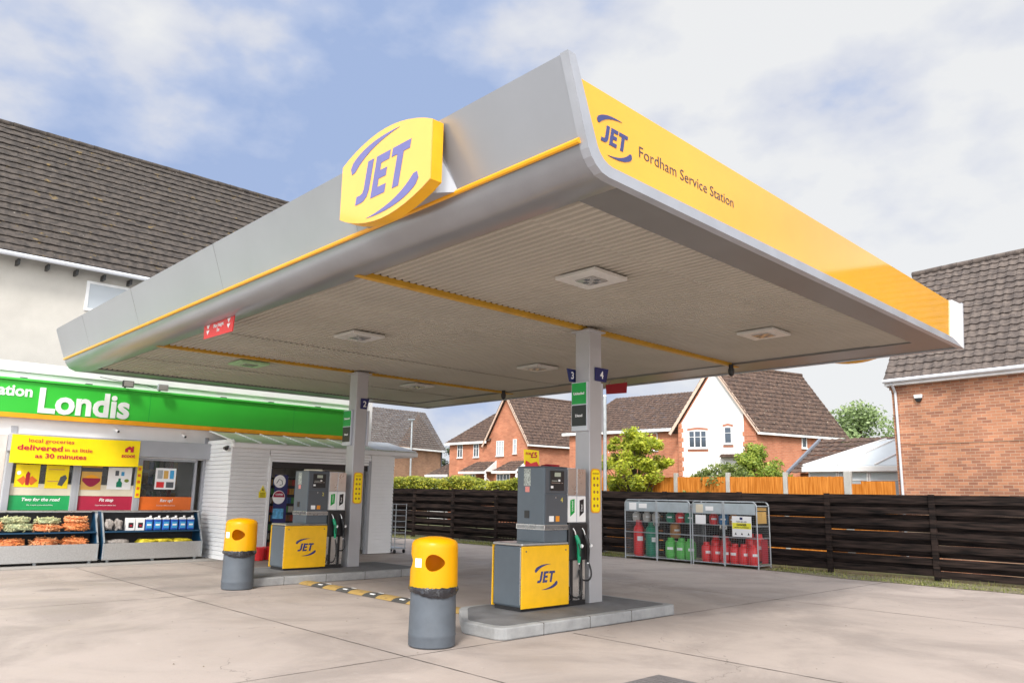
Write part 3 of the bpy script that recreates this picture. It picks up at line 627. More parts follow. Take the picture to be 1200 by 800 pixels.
for (x0, y0, lb) in ((9.52, 8.215, 'yellow pump instruction notice on the near column'), (9.64, 15.195, 'yellow pump instruction notice on the far column')):
    t = thing('instruction_notice', lb, 'notice', (x0 + .115, y0, 1.49), 'yellow notices on the columns')
    def rr_(w_, z0, z1, yy, th):
        pts = []
        for (sx, zc, a0) in ((1, z1 - .06, 0), (-1, z1 - .06, 90), (-1, z0 + .06, 180), (1, z0 + .06, 270)):
            for k_ in range(4): a = R(a0 + k_ * 30); pts.append((x0 + .115 + sx * (w_ - .06) + math.cos(a) * .06, yy, zc + math.sin(a) * .06))
        return pts
    f = MB(); f.slab(rr_(.115, 1.49, 2.17, y0, 0), (0, -.006, 0)); f.build('border', pm('notice_orange', (.80, .36, .02), .5), t)
    f = MB(); f.slab(rr_(.095, 1.51, 2.15, y0 - .006, 0), (0, -.003, 0)); bd = f.build('board', 'banner', t)
    f = MB(); pr = random.Random(2)
    for r_ in range(5):
        for c_ in range(2):
            cx, cz = x0 + .075 + c_ * .08, 2.02 - r_ * .105; f.slab([(cx + .026 * math.cos(a * 1.047), y0 - .0095, cz + .026 * math.sin(a * 1.047)) for a in range(6)], (0, -.001, 0))
    f.build('pictogram', pm('notice_brown', (.35, .16, .03), .6), t)
    text('PLEASE NOTE', 'lettering', MATS['notice_brown'], t, (x0 + .115, y0 - .0095, 2.085), *FY, .03, width=.15, align='CENTER')

# ------------------------------------------------------------------ pump islands, hump, bins
def island(x0, x1, y0, y1, label):
    t = thing('pump_island', label, 'island', ((x0 + x1) / 2, (y0 + y1) / 2, 0), 'kerbed pump islands'); pts = []
    for (cx, cy, rr_, a0, a1) in ((x1 - .10, y1 - .10, .10, 0, 90), (x0 + 1.0, y1 - .4, .4, 90, 140), (x0 + .3, y0 + .62, .3, 140, 180), (x0 + .17, y0 + .17, .17, 180, 270), (x1 - .10, y0 + .10, .10, 270, 360)):
        for k_ in range(6): a = R(a0 + k_ * (a1 - a0) / 5); pts.append((cx + math.cos(a) * rr_, cy + math.sin(a) * rr_))
    f = MB(); f.slab([(p[0], p[1], 0) for p in pts], (0, 0, .15)); f.build('kerb', 'kerb', t, bevel=.018)
    ctr = Vector(((x0 + x1) / 2, (y0 + y1) / 2)); inn = [ctr + Vector((p[0] - ctr.x, p[1] - ctr.y)) * 1 for p in pts]
    inn = [((p.x - ctr.x) * (1 - .12 / ((x1 - x0) / 2)) + ctr.x, (p.y - ctr.y) * (1 - .12 / ((y1 - y0) / 2)) + ctr.y) for p in inn]
    f = MB(); f.slab([(p[0], p[1], .151) for p in inn], (0, 0, .004)); f.build('paving', 'island', t)
    x_ = x0 + .75
    while x_ < x1 - .3: MB().box(x_, x_ + .008, y0 - .0015, y0 + .13, .0, .152).build('kerb_joint', 'joint', t); x_ += .9
    return t
island(6.84, 10.50, 7.34, 9.10, 'grey kerbed island under the near pump and the near column')
island(6.80, 10.95, 14.12, 16.1, 'grey kerbed island under the far pump and the far column')
hm = thing('speed_hump', 'black and yellow rubber speed hump crossing between the two pump islands', 'speed hump', (8.05, 11.7, 0))
y_ = 14.12; i = 0
while y_ > 9.4:
    L_ = .46 if i % 2 == 0 else .40; f = MB(); n = 8; vs = []; m_ = 0
    ya, yb = y_, y_ - L_ + .006
    for yy in (ya, yb):
        for k_ in range(n + 1):
            a = k_ / n; vs.append((7.86 + .36 * a, yy, .006 + .048 * math.sin(math.pi * a) ** .6))
    f.add(vs, [(k_, k_ + 1, n + 2 + k_, n + 1 + k_) for k_ in range(n)] + [tuple(range(n + 1)), tuple(range(n + 1, 2 * n + 2))[::-1]])
    sg = f.build('hump_section', 'hump_y' if i % 2 == 0 else 'hump_b', hm, smooth=True, ang=60)
    if i % 2: f = MB(); f.box(7.93, 7.97, y_ - L_ / 2 - .06, y_ - L_ / 2 + .06, .02, .052); f.box(8.10, 8.14, y_ - L_ / 2 - .06, y_ - L_ / 2 + .06, .02, .052); f.build('reflector', 'white_print', sg)
    y_ -= L_; i += 1
f = MB(); f.box(6.1, 6.85, 4.4, 5.02, .005, .012); mc = tag(f.build('drain_cover', pm('cast_cover', (.17, .155, .155), .6, .3, .2, 12)), 'square metal access cover set in the concrete near the bottom edge', 'cover')
f = MB(); 
for i in range(9):
    for j in range(9): f.box(6.15 + i * .075, 6.19 + i * .075, 4.45 + j * .062, 4.48 + j * .062, .0125, .0155)
f.build('tread_stud', MATS['cast_cover'], mc)

def bin_at(x, y, rz, label):
    t = thing('litter_bin', label, 'litter bin', (0, 0, 0), 'yellow topped litter bins on the forecourt')
    f = MB(); f.lathe([(0, .005), (.262, .005), (.274, .02), (.276, .12), (.280, .135), (.276, .15), (.268, .64), (.268, .70), (.258, .70), (.25, .05)], n=48); f.build('body', 'bin_grey', t, smooth=True)
    prof_o = [(.286, .66), (.284, .70), (.276, 1.12), (.270, 1.165), (.245, 1.198), (.18, 1.222), (.09, 1.238), (0, 1.243)]
    prof_i = [(0, 1.228), (.09, 1.223), (.175, 1.207), (.233, 1.183), (.256, 1.155), (.262, 1.12), (.270, .70), (.272, .66)]
    f = MB(); f.lathe(prof_o + prof_i + [prof_o[0]], n=64); hd = f.build('hood', 'bin_yellow', t)
    bm = bmesh.new(); bm.from_mesh(hd.data); bmesh.ops.remove_doubles(bm, verts=bm.verts, dist=1e-5); bmesh.ops.recalc_face_normals(bm, faces=bm.faces); bm.to_mesh(hd.data); bm.free()
    c = MB()
    for k_ in (2, 3):
        a = k_ * math.pi / 2; dx, dy = math.cos(a), math.sin(a); pts = []
        for m_ in range(20):
            b = m_ / 20 * 2 * math.pi; sx = .115 * math.cos(b); sz = .092 * math.sin(b) * (1.0 - .30 * math.cos(b)); pts.append(Vector((dx * .2 - dy * sx, dy * .2 + dx * sx, .955 + sz)))
        c.slab(pts, (dx * .2, dy * .2, 0))
    cut = c.build('cutter', 'black', None, world=False)
    bm = bmesh.new(); bm.from_mesh(cut.data); bmesh.ops.recalc_face_normals(bm, faces=bm.faces); bm.to_mesh(cut.data); bm.free()
    md = hd.modifiers.new('b', 'BOOLEAN'); md.object = cut; md.operation = 'DIFFERENCE'; md.solver = 'EXACT'
    bpy.context.view_layer.update(); me = bpy.data.meshes.new_from_object(hd.evaluated_get(bpy.context.evaluated_depsgraph_get())); hd.modifiers.clear(); hd.data = me; bpy.data.objects.remove(cut)
    for pl in me.polygons: pl.use_smooth = True
    me.set_sharp_from_angle(angle=R(38))
    # bin liner: crumpled collar and the sack inside
    f = MB(); n = 72; vs = []; br = random.Random(9); ring = [(.262, .70), (.276, .69), (.292, .665), (.296, .62), (.286, .59), (.274, .60)]
    droop = [br.uniform(-.008, .008) for _ in range(n)]
    for i in range(n):
        a = 2 * math.pi * i / n; dr = .5 * (droop[i] + droop[(i + 1) % n]) + .03 * math.sin(a * 2 + 1)
        for (q, z_) in ring: vs.append(((q + br.uniform(-.005, .005)) * math.cos(a), (q + br.uniform(-.005, .005)) * math.sin(a), z_ + (dr if z_ < .65 else 0)))
    k_ = len(ring); f.add(vs, [(i * k_ + m_, ((i + 1) % n) * k_ + m_, ((i + 1) % n) * k_ + m_ + 1, i * k_ + m_ + 1) for i in range(n) for m_ in range(k_ - 1)])
    f.lathe([(.27, .70), (.24, .55), (0, .50)], n=24, jit=.006); f.build('liner', 'bag', t, smooth=True, ang=25)
    f = MB(); q = [];
    for i_ in range(5):
        a = R(226 + i_ * 5 - 10) - 0; q.append(a)
    for a, b in zip(q[:-1], q[1:]): f.add([(.283 * math.cos(a), .283 * math.sin(a), .90), (.283 * math.cos(b), .283 * math.sin(b), .90), (.283 * math.cos(b), .283 * math.sin(b), 1.0), (.283 * math.cos(a), .283 * math.sin(a), 1.0)], [(0, 1, 2, 3)])
    f.build('sticker', 'white_print', t)
    return t
b1 = bin_at(0, 0, 0, 'litter bin with a yellow hood standing nearest, at the left end of the near island'); b1.location = (6.04, 7.66, 0); b1.rotation_euler = (0, 0, R(-36))
b2 = dup(b1, (6.60, 14.05, 0), R(-35), 'litter bin with a yellow hood standing farther off beside the far island'); 

# ------------------------------------------------------------------ fuel pumps
def pump(label, num):
    t = thing('fuel_pump', label, 'fuel pump', (0, 0, 0), 'fuel pumps on the islands')
    B = lambda *a, **k: MB().box(*a)
    B(.03, 1.38, .04, .58, 0, .075).build('plinth', 'black', t, bevel=.005)
    B(0.004, .97, .022, .598, .055, .885).build('lower_cabinet', 'grey_pump', t, bevel=.03)
    B(0, .97, .0, .62, .887, .925).build('steel_top', 'steel', t, bevel=.018)
    for (ya, yb) in ((0, .02), (.602, .622)):
        pl = B(.0, .97, ya, yb, .045, .885).build('yellow_panel', 'yellow_pump', t, bevel=.004)
        for x_ in (.08, .90):
            MB().tube([(x_, -.004 if ya == 0 else .626, .815), (x_, .005 if ya == 0 else .615, .815)], .012, 12).build('lock', 'dark_pump', pl)
    jet('logo', 'blue', t, (.49, -.001, .455), *FY, .155, th=.002)
    B(.47, .965, .035, .60, .926, 2.0).build('upper_cabinet', 'grey_pump', t, bevel=.008)
    B(.485, .955, .022, .034, 1.20, 1.61).build('door', 'dark_pump', t, bevel=.004)
    B(.485, .955, .022, .034, 1.625, 1.985).build('door', 'dark_pump', t, bevel=.004)
    st = B(.462, .972, .018, .61, 1.10, 1.175).build('steel_band', 'steel', t, bevel=.003)
    f = MB()
    for i in range(22): f.box(.475 + i * .0225, .485 + i * .0225, .0155, .0175, 1.112, 1.163)
    for i in range(25): f.box(.4595, .4615, .03 + i * .0228, .04 + i * .0228, 1.112, 1.163)
    f.build('band_slot', 'dark_pump', st)
    dp = B(.57, .87, .010, .0215, 1.665, 1.955).build('payment_panel', 'black', t, bevel=.004)
    B(.66, .79, .006, .0095, 1.87, 1.93).build('screen', pm('lcd', (.40, .44, .36), .3), dp)
    B(.60, .72, .007, .0095, 1.80, 1.815).build('price_window', pm('lcd2', (.25, .27, .24), .3), dp)
    B(.74, .78, .006, .0095, 1.80, 1.83).build('keypad', 'white_print', dp)
    B(.59, .84, .007, .0095, 1.775, 1.782).build('card_slot', 'steel', dp)
    B(.58, .63, .006, .0095, 1.70, 1.735).build('label_sticker', 'white_print', dp)
    text(num, 'numeral', pm('numeral_yellow', (.70, .62, .12), .5), t, (.83, .0215, 1.50), *FY, .10, align='CENTER')
    MB().tube([(.70, .021, 1.565), (.70, .018, 1.565)], .010, 10).build('key_lock', 'steel', t)
    # left side face
    f = B(.466, .4695, .32, .46, 1.73, 1.985); f.build('sticker', pm('sticker_grey', (.33, .36, .33), .5, 0, .7, 40), t)
    f = B(.466, .4695, .34, .43, 1.64, 1.72); f.build('sticker', pm('sticker_pink', (.70, .25, .22), .5, 0, .3, 60), t)
    f = B(.462, .4695, .34, .44, 1.26, 1.37); f.build('printer_slot', 'black', t, bevel=.003)
    B(.56, .66, .0195, .0215, 1.22, 1.30).build('warning_sticker', 'white_print', t); B(.70, .78, .0195, .0215, 1.22, 1.30).build('warning_sticker', pm('hazard_orange', (.80, .30, .02), .5), t)
    B(.004, .0205, .03, .045, .1, .87).build('corner_trim', 'steel', t)
    B(.47, .965, .034, .60, 2.001, 2.018).build('top_cap', 'dark_pump', t, bevel=.005)
    # dispenser head and holsters
    B(.975, 1.395, .05, .58, 1.20, 2.01).build('head', 'silver_light', t, bevel=.006)
    for (xa, xb) in ((.985, 1.175), (1.195, 1.388)):
        B(xa, xb, .038, .049, 1.60, 2.0).build('mirror_panel', 'steel', t, bevel=.003)
        gl = B(xa, xb, .038, .049, 1.205, 1.59).build('grade_panel', 'white', t, bevel=.003)
        green = xa < 1.1
        f = MB(); f.slab([(xa + .05, .0375, 1.29), (xa + .145, .0375, 1.35), (xa + .145, .0375, 1.55), (xa + .05, .0375, 1.53)], (0, -.003, 0)); lb = f.build('grade_label', 'fuel_green' if green else 'fuel_black', gl)
        text('Unleaded' if green else 'Diesel', 'lettering', 'white_print', gl, (xa + .108, .0335, 1.365), Vector((0, 0, 1)), Vector((-1, 0, 0)), .045, width=.15 if green else .10)
    hb = B(.972, 1.398, .0, .60, .655, 1.195); hb.build('holster', 'black', t, bevel=.02)
    B(.975, 1.395, .06, .57, .075, .65).build('hose_cover', 'steel', t, bevel=.004)
    for xa in (1.055, 1.27): B(xa, xa + .05, .045, .059, .08, .65).build('hose_channel', 'rubber', t)
    for (xa, green) in ((1.085, True), (1.29, False)):
        rc = B(xa - .065, xa + .065, -.004, .001, .86, 1.14).build('holster_recess', 'rubber', t, bevel=.004)
        nz = thing_part('nozzle', 'green_noz' if green else 'black', t,
            MB().tube([(xa + .005, -.03, 1.02), (xa + .02, -.055, .95), (xa + .035, -.06, .88)], [.024, .034, .030], 10).tube([(xa + .035, -.06, .885), (xa + .05, -.05, .80), (xa + .055, -.045, .70), (xa + .055, -.045, .62)], [.027, .030, .027, .022], 10))
        MB().tube([(xa + .005, -.03, 1.01), (xa - .012, -.02, 1.08), (xa - .03, .0, 1.12)], [.012, .011, .010], 8).build('spout', 'steel', nz, smooth=True)
        MB().tube([(xa + .05, -.09, .87), (xa + .075, -.095, .86)], .028, 12).build('badge', 'white_print', nz, smooth=True)
        MB().tube([(xa - .005, -.09, .90), (xa + .01, -.11, .80), (xa + .045, -.08, .72)], .007, 6).build('trigger', 'black', nz, smooth=True)
        pts = []
        x1, z1 = xa + .055, .63; x2 = xa - .01 if green else xa + .0
        low = .13 if green else .36
        for i in range(15):
            a = i / 14; z_ = z1 + (low - z1) * math.sin(a * math.pi / 2 * 1.0) ** 1.1
            pts.append((x1 + .03 * math.sin(a * math.pi) - (x1 - x2) * a ** 2, -.045 - .05 * math.sin(a * math.pi * .9), z_))
        lastp = pts[-1]
        pts += [(lastp[0] - .03, -.02, lastp[2] + .005), (lastp[0] - .035, .03, lastp[2] + .04), (lastp[0] - .03, .05, lastp[2] + .15)]
        MB().tube(pts, .0135, 8).build('hose', 'rubber', t, smooth=True)
        MB().tube([(x1, -.045, .655), (x1, -.045, .60)], .018, 10).build('swivel', 'white_print' if not green else 'steel', nz, smooth=True)
    return t
def thing_part(name, mat, parent, mb): return mb.build(name, mat, parent, smooth=True)
p4 = pump('grey and yellow fuel pump numbered 4 standing nearest on its island', '4'); p4.location = (7.95, 8.12, .15)
p2 = pump('grey and yellow fuel pump numbered 2 on the far island beside the shop doorway', '2'); p2.location = (8.04, 15.12, .15)
# things lying on top of the pumps
t = thing('price_placard', 'small yellow placard reading £5 on top of the near pump', 'placard', (8.62, 8.62, 2.16))
f = MB(); f.slab([(8.50, 8.66, 2.20), (8.76, 8.60, 2.19), (8.76, 8.61, 2.42), (8.50, 8.67, 2.43)], (0, .01, 0)); f.build('card', 'banner', t)
xd = Vector((.26, -.06, 0)).normalized()
text('£5', 'lettering', 'banner_red', t, (8.605, 8.634, 2.31), xd, EW, .12, bold=.02); text('FOR', 'lettering', 'banner_red', t, (8.52, 8.653, 2.35), xd, EW, .05, bold=.02)
f = MB(); f.slab([(8.50, 8.64, 2.165), (8.76, 8.58, 2.165), (8.70, 8.595, 2.25), (8.60, 8.62, 2.22), (8.52, 8.635, 2.26)], (0, .012, 0)); f.build('red_print', 'red', t)
def crumple(name, mat, c, s, label, cat, group=None, seed=1, amp=.25, sub=3):
    bm = bmesh.new(); bmesh.ops.create_icosphere(bm, subdivisions=sub, radius=1); q = random.Random(seed); ph = [q.uniform(0, 6) for _ in range(6)]
    mb = MB()
    for v in bm.verts:
        p = v.co; k_ = 1 + amp * (.5 * math.sin(p.x * 5 + ph[0]) * math.sin(p.y * 4 + ph[1]) + .5 * math.sin(p.z * 6 + ph[2] + p.x * 3)) + q.uniform(-amp, amp) * .25
        f_ = lambda a: math.copysign(abs(a) ** .65, a)
        mb.v.append(Vector((c[0] + f_(p.x) * s[0] * k_, c[1] + f_(p.y) * s[1] * k_, c[2] + max(-.9, f_(p.z)) * s[2] * k_)))
    mb.f = [tuple(v.index for v in fc.verts) for fc in bm.faces]; bm.free()
    o_ = mb.build(name, mat, smooth=True, ang=50); return tag(o_, label, cat, group)
crumple('glove_packet', 'darkred', (8.85, 8.45, 2.185), (.14, .10, .025), 'flat dark red packet lying on top of the near pump', 'packet', seed=4)
f = MB(); f.slab([(8.60, 15.5, 2.165), (8.95, 15.35, 2.165), (9.02, 15.5, 2.185), (8.68, 15.68, 2.18)], (0, 0, .03)); tag(f.build('leaflet_pile', 'cream', bevel=.004), 'small pile of pale leaflets with red edges on top of the far pump', 'leaflets')


# ------------------------------------------------------------------ the shop
YS = 21.2
sh = thing('shop_building', 'single storey white shop front with a flat roof and roller shutters', 'shop', (8, 23, 0))
def wallbox(name, mat, parent, *a, **k): return MB().box(*a).build(name, mat, parent, **k)
# front wall with window openings x 4.33-8.60, z 1.15-2.45
wallbox('front_wall', 'white_clad', sh, -8, 4.2, YS, YS + .2, 0, 4.35)
wallbox('front_wall', 'white_clad', sh, 4.2, 8.72, YS, YS + .2, 0, 1.12)
wallbox('front_wall', 'white_clad', sh, 4.2, 8.72, YS, YS + .2, 2.5, 4.35)
wallbox('front_wall', 'white_clad', sh, 8.72, 14.0, YS, YS + .2, 2.95, 4.58)
wallbox('side_wall', 'white_clad', sh, 13.8, 14.0, YS + .2, 25, 0, 4.55)
wallbox('flat_roof', 'lead', sh, -8, 13.79, YS + .21, 23.0, 4.30, 4.36)
wallbox('parapet', 'white', sh, -8, 13.79, YS - .05, YS + .18, 4.36, 4.60, bevel=.01)
wallbox('parapet_capping', 'lead', sh, 8.1, 13.5, 22.6, 22.98, 4.62, 4.72)
wallbox('inner_floor', 'interior', sh, -8, 13.8, 19.66, 25, .0, .02)
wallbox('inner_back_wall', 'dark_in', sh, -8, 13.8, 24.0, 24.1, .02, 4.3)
wallbox('inner_ceiling', 'interior', sh, -8, 13.8, YS + .2, 24, 2.85, 2.9)
for x_ in (3.9, 8.72): wallbox('window_post', 'shutter_box', sh, x_ + (.28 if x_ < 4 else 0), x_ + (.42 if x_ < 4 else .10), YS - .03, YS + .1, .9, 3.1, bevel=.01)
for i, (xa, xb, mt, tx, sm) in enumerate(((4.33, 5.60, 's_green', 'Two for the road', 'Mix + match across selected lines'), (5.77, 7.03, 's_red', 'Pit stop', 'Great lunchtime choices here'), (7.19, 8.52, 's_orange', 'Rev up!', 'Fresh hot coffee served here'))):
    wn_ = MB().box(xa - .06, xa, YS + .0, YS + .12, 1.12, 2.5).box(xb, xb + .06, YS, YS + .12, 1.12, 2.5).box(xa, xb, YS, YS + .12, 2.44, 2.5).box(xa, xb, YS, YS + .12, 1.12, 1.19).build('window', 'shutter_box', sh, bevel=.005)
    wallbox('pane', 'shopglass', wn_, xa, xb, YS + .07, YS + .078, 1.19, 2.44)
    st = wallbox('strip', mt, wn_, xa, xb, YS + .055, YS + .066, 1.2, 1.53)
    text(tx, 'lettering', 'white_print', st, ((xa + xb) / 2 + .02, YS + .053, 1.405), *FY, .105, align='CENTER', bold=.02, shear=.2, width=.80 if i == 0 else None)
    text(sm, 'lettering', 'white_print', st, ((xa + xb) / 2 + .02, YS + .053, 1.30), *FY, .04, align='CENTER')
    if i < 2: wallbox('blind', 'cream', wn_, xa, xb, YS + .058, YS + .066, 1.535, 1.80)
for x_ in (5.66, 7.09): wallbox('window_post', 'shutter_box', sh, x_, x_ + .05, YS - .01, YS + .13, 1.12, 2.5)
wallbox('shutter_box', 'shutter_box', sh, 4.15, 8.92, YS - .28, YS - .002, 2.52, 2.93, bevel=.02)
sl = wallbox('closed_blind', 'beige', sh, 2.6, 4.14, YS - .03, YS - .003, 1.1, 2.9)
# shelves of goods inside the window
ir = random.Random(11)
for k_, zc in enumerate((.5, .95, 1.4, 1.85, 2.25)):
    f = MB(); f.box(4.4, 8.6, 22.6, 23.0, zc - .03, zc); f.build('inner_shelf', 'interior', sh)
cols_ = [pm('goods_' + n_, c_, .5) for n_, c_ in (('red', (.35, .04, .03)), ('amber', (.45, .25, .04)), ('blue', (.04, .10, .28)), ('green', (.05, .22, .06)), ('pale', (.5, .48, .42)), ('brown', (.16, .07, .03)))]
goods = thing('shelf_goods', 'colourful packets stocked on the shelves inside the shop window', 'goods', (6.5, 22.7, .5)); 
for ci, cm in enumerate(cols_):
    f = MB()
    for zc in (.5, .95, 1.4, 1.85, 2.25):
        x_ = 4.45 + ci * .13
        while x_ < 8.5: h_ = ir.uniform(.16, .33); f.box(x_, x_ + .11, 22.55, 22.7, zc + .001, zc + h_); x_ += .13 * 6
    o_ = f.build('packets', cm, goods); o_['kind'] = 'stuff'
# the green sign
sg = thing('shop_sign', 'long green shop sign with white lettering and an orange bottom strip', 'sign', (5, YS - .1, 3.3))
wallbox('sign_panel', 'sign_green', sg, -9, 13.15, YS - .16, YS - .055, 3.40, 4.14, bevel=.006)
wallbox('sign_edge', 'sign_green_edge', sg, -9, 13.17, YS - .22, YS - .055, 4.142, 4.20, bevel=.01)
wallbox('orange_strip', 'orange_strip', sg, -9, 13.15, YS - .175, YS - .056, 3.29, 3.398, bevel=.004)
for x_ in (-2, 3.6, 7.15, 11.2): wallbox('panel_joint', 'fuel_green', sg, x_, x_ + .008, YS - .162, YS - .155, 3.40, 4.14)
text('Londis', 'lettering', 'letter', sg, (4.60, YS - .162, 3.455), *FY, .80, width=2.03, bold=.03, th=.02)
text('Fordham Service Station', 'lettering', 'letter', sg, (4.50, YS - .162, 3.79), *FY, .35, align='RIGHT', bold=.03, th=.012)
for k_, (x_, lb) in enumerate(((6.5, 'black floodlight on top of the green sign, left of the pair'), (7.35, 'grey floodlight on top of the green sign, right of the pair'))):
    t = thing('floodlight', lb, 'floodlight', (x_, YS - .2, 4.2), 'floodlights on the green sign')
    MB().box(x_ - .13, x_ + .13, YS - .42, YS - .34, 4.21, 4.37).build('housing', 'black' if k_ == 0 else 'galv', t, bevel=.01); MB().box(x_ - .11, x_ + .11, YS - .427, YS - .4205, 4.225, 4.355).build('glass', 'lens', t)
    MB().beam((x_, YS - .34, 4.27), (x_, YS - .1, 4.205), .03).build('arm', 'black', t)
for x_ in (4.2, 5.6, 9.0, 10.4, 11.9): f = MB(); f.box(x_, x_ + .14, YS - .2, YS - .08, 4.202, 4.225); f.build('bracket', 'dark_pump', sg)
MB().tube([(5.9, YS - .15, 4.42), (6.4, YS - .2, 4.36), (7.0, YS - .2, 4.33), (7.4, YS - .15, 4.25)], .008, 5).build('cable', 'black', sg)
for (x_, z_, mt, lb) in ((6.43, 3.16, 'white', 'small white bullet camera under the green sign above the yellow banner'), (8.09, 3.13, 'white', 'small white bullet camera under the green sign above the grey shutter box')):
    t = thing('security_camera', lb, 'camera', (x_, YS - .05, z_), 'bullet cameras on the shop'); MB().tube([(x_, YS - .003, z_ + .03), (x_, YS - .06, z_ + .02)], .03, 10).build('base', 'white', t, smooth=True); MB().tube([(x_, YS - .05, z_), (x_ + .02, YS - .21, z_ - .05)], .035, 12).build('barrel', mt, t, smooth=True); MB().tube([(x_ + .02, YS - .2101, z_ - .05), (x_ + .0205, YS - .215, z_ - .052)], .03, 12).build('lens', 'black', t)
# projecting lobby
lo = thing('shop_lobby', 'white clad shop lobby projecting with an open roller shutter doorway', 'lobby', (11.3, 20.4, 0))
YL = 19.62
def clad(mb, p, q, z0, z1, rows, prd=.012, out_=(0, -1, 0)):
    p = Vector(p); q = Vector(q); o_ = Vector(out_); dz = (z1 - z0) / rows
    for i in range(rows):
        a, b = z0 + i * dz, z0 + (i + 1) * dz - .010; P1 = [p + o_ * prd + EW * a, q + o_ * prd + EW * a, q + o_ * .002 + EW * b, p + o_ * .002 + EW * b]
        mb.slab(P1, o_ * -.012)
f = MB(); clad(f, (8.8, YS - .002, 0), (8.8, YL, 0), .02, 3.02, 28, prd=.018, out_=(-1, 0, 0)); f.build('left_wall', 'white_clad', lo)
f = MB(); clad(f, (8.8, YL, 0), (9.84, YL, 0), .02, 2.80, 28, prd=.014); f.build('roller_shutter', 'shutter', lo)
f = MB(); clad(f, (13.02, YL, 0), (13.82, YL, 0), .02, 2.80, 28, prd=.018); f.build('right_wall', 'white_clad', lo); wallbox('wall_core', 'white_clad', lo, 8.82, 9.83, YL + .015, YL + .05, .02, 2.80); wallbox('wall_core', 'white_clad', lo, 13.03, 13.77, YL + .015, YL + .05, .02, 2.80); wallbox('wall_core', 'white_clad', lo, 8.815, 8.86, YL + .052, YS - .01, .02, 3.02)
wallbox('right_end_wall', 'white_clad', lo, 13.78, 13.815, YL + .03, YS - .005, .02, 3.0)
f = MB(); clad(f, (9.86, YL, 0), (13.0, YL, 0), 2.49, 2.80, 4, prd=.006); f.build('lintel', 'white_clad', lo)
wallbox('rail', 'black', lo, 9.86, 13.0, YL + .05, YL + .12, 2.33, 2.49); wallbox('door_post', 'white', lo, 9.83, 9.90, YL - .03, YL + .1, .02, 2.62); wallbox('door_post', 'shutter_box', lo, 12.93, 13.02, YL - .02, YL + .1, .02, 2.62)
wallbox('gutter', 'white', lo, 8.72, 14.55, YL - .20, YL - .04, 2.80, 2.93, bevel=.03); wallbox('soffit', 'white', lo, 8.78, 14.5, YL - .05, YS - .18, 2.785, 2.80)
f = MB(); f.slab([(8.75, YL - .15, 2.935), (14.5, YL - .15, 2.935), (14.5, YS - .18, 3.26), (8.75, YS - .18, 3.26)], (0, 0, .012)); rf = f.build('roof_sheet', 'translucent', lo)
f = MB()
for i in range(9): x_ = 8.76 + i * .715; f.beam((x_, YL - .17, 2.955), (x_, YS - .185, 3.28), .04, .03)
f.build('glazing_bar', 'white', rf)
f = MB(); f.slab([(13.15, YL - .16, 2.952), (14.5, YL - .16, 2.952), (14.5, YS - .19, 3.278), (13.15, YS - .19, 3.278)], (0, 0, .01)); f.build('roof_sheet', 'white', lo)
wallbox('glass_door', 'shopglass', lo, 11.9, 12.9, YL + .5, YL + .51, .05, 2.3); wallbox('door_frame', 'shutter_box', lo, 11.83, 11.9, YL + .47, YL + .54, .05, 2.33); wallbox('door_frame', 'shutter_box', lo, 12.9, 12.96, YL + .47, YL + .54, .05, 2.33)
wallbox('inner_panel', 'interior', lo, 9.9, 11.0, YS - .3, YS - .25, .02, 2.4); wallbox('notice_strip', 'navy', lo, 9.905, 9.99, YL + .1, YL + .6, .05, 2.3)
wallbox('inner_panel', 'cream', lo, 12.2, 13.0, YS - .3, YS - .25, .02, 2.6)
t = thing('display_rack', 'rack of small coloured packets just inside the lobby doorway', 'rack', (10.6, 20.6, 0))
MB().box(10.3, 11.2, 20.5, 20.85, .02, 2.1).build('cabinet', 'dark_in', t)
for ci, cm in enumerate(cols_):
    f = MB()
    for k_ in range(8):
        for j in range(2): x_ = 10.33 + ((ci * 2 + j + k_ * 3) % 12) * .073; f.box(x_, x_ + .06, 20.44, 20.499, .2 + k_ * .24, .36 + k_ * .24)
    o_ = f.build('packets', cm, t); o_['kind'] = 'stuff'
f = MB(); f.slab([(9.60, YL - .015, 1.55), (9.80, YL - .015, 1.55), (9.80, YL - .015, 1.70), (9.60, YL - .015, 1.70)], (0, -.006, 0))
t = thing('warning_sign', 'small yellow warning sign with a triangle on the white roller shutter', 'sign', (9.70, YL - .02, 1.53))
f.build('plate', pm('warn_yellow', (.80, .66, .0), .5), t); f = MB(); f.slab([(9.62, YL - .015, 1.71), (9.78, YL - .015, 1.71), (9.70, YL - .015, 1.87)], (0, -.006, 0)); f.build('triangle', 'warn_yellow' if 'warn_yellow' in M else MATS['warn_yellow'], t)
f = MB(); f.slab([(9.675, YL - .0215, 1.735), (9.725, YL - .0215, 1.735), (9.70, YL - .0215, 1.81)], (0, -.002, 0)); f.build('symbol', 'black', t)
for z_ in (1.66, 1.63, 1.60, 1.57): f = MB(); f.box(9.63, 9.77, YL - .023, YL - .0215, z_, z_ + .012); f.build('line', 'black', t)
t = thing('security_camera', 'dark bullet camera on the top left corner of the lobby wall', 'camera', (8.74, 19.9, 2.8), 'bullet cameras on the shop'); MB().tube([(8.785, 19.85, 2.82), (8.70, 19.8, 2.80)], .04, 12).build('base', 'black', t, smooth=True); MB().tube([(8.72, 19.9, 2.79), (8.66, 19.66, 2.76)], .045, 12).build('barrel', 'black', t, smooth=True)
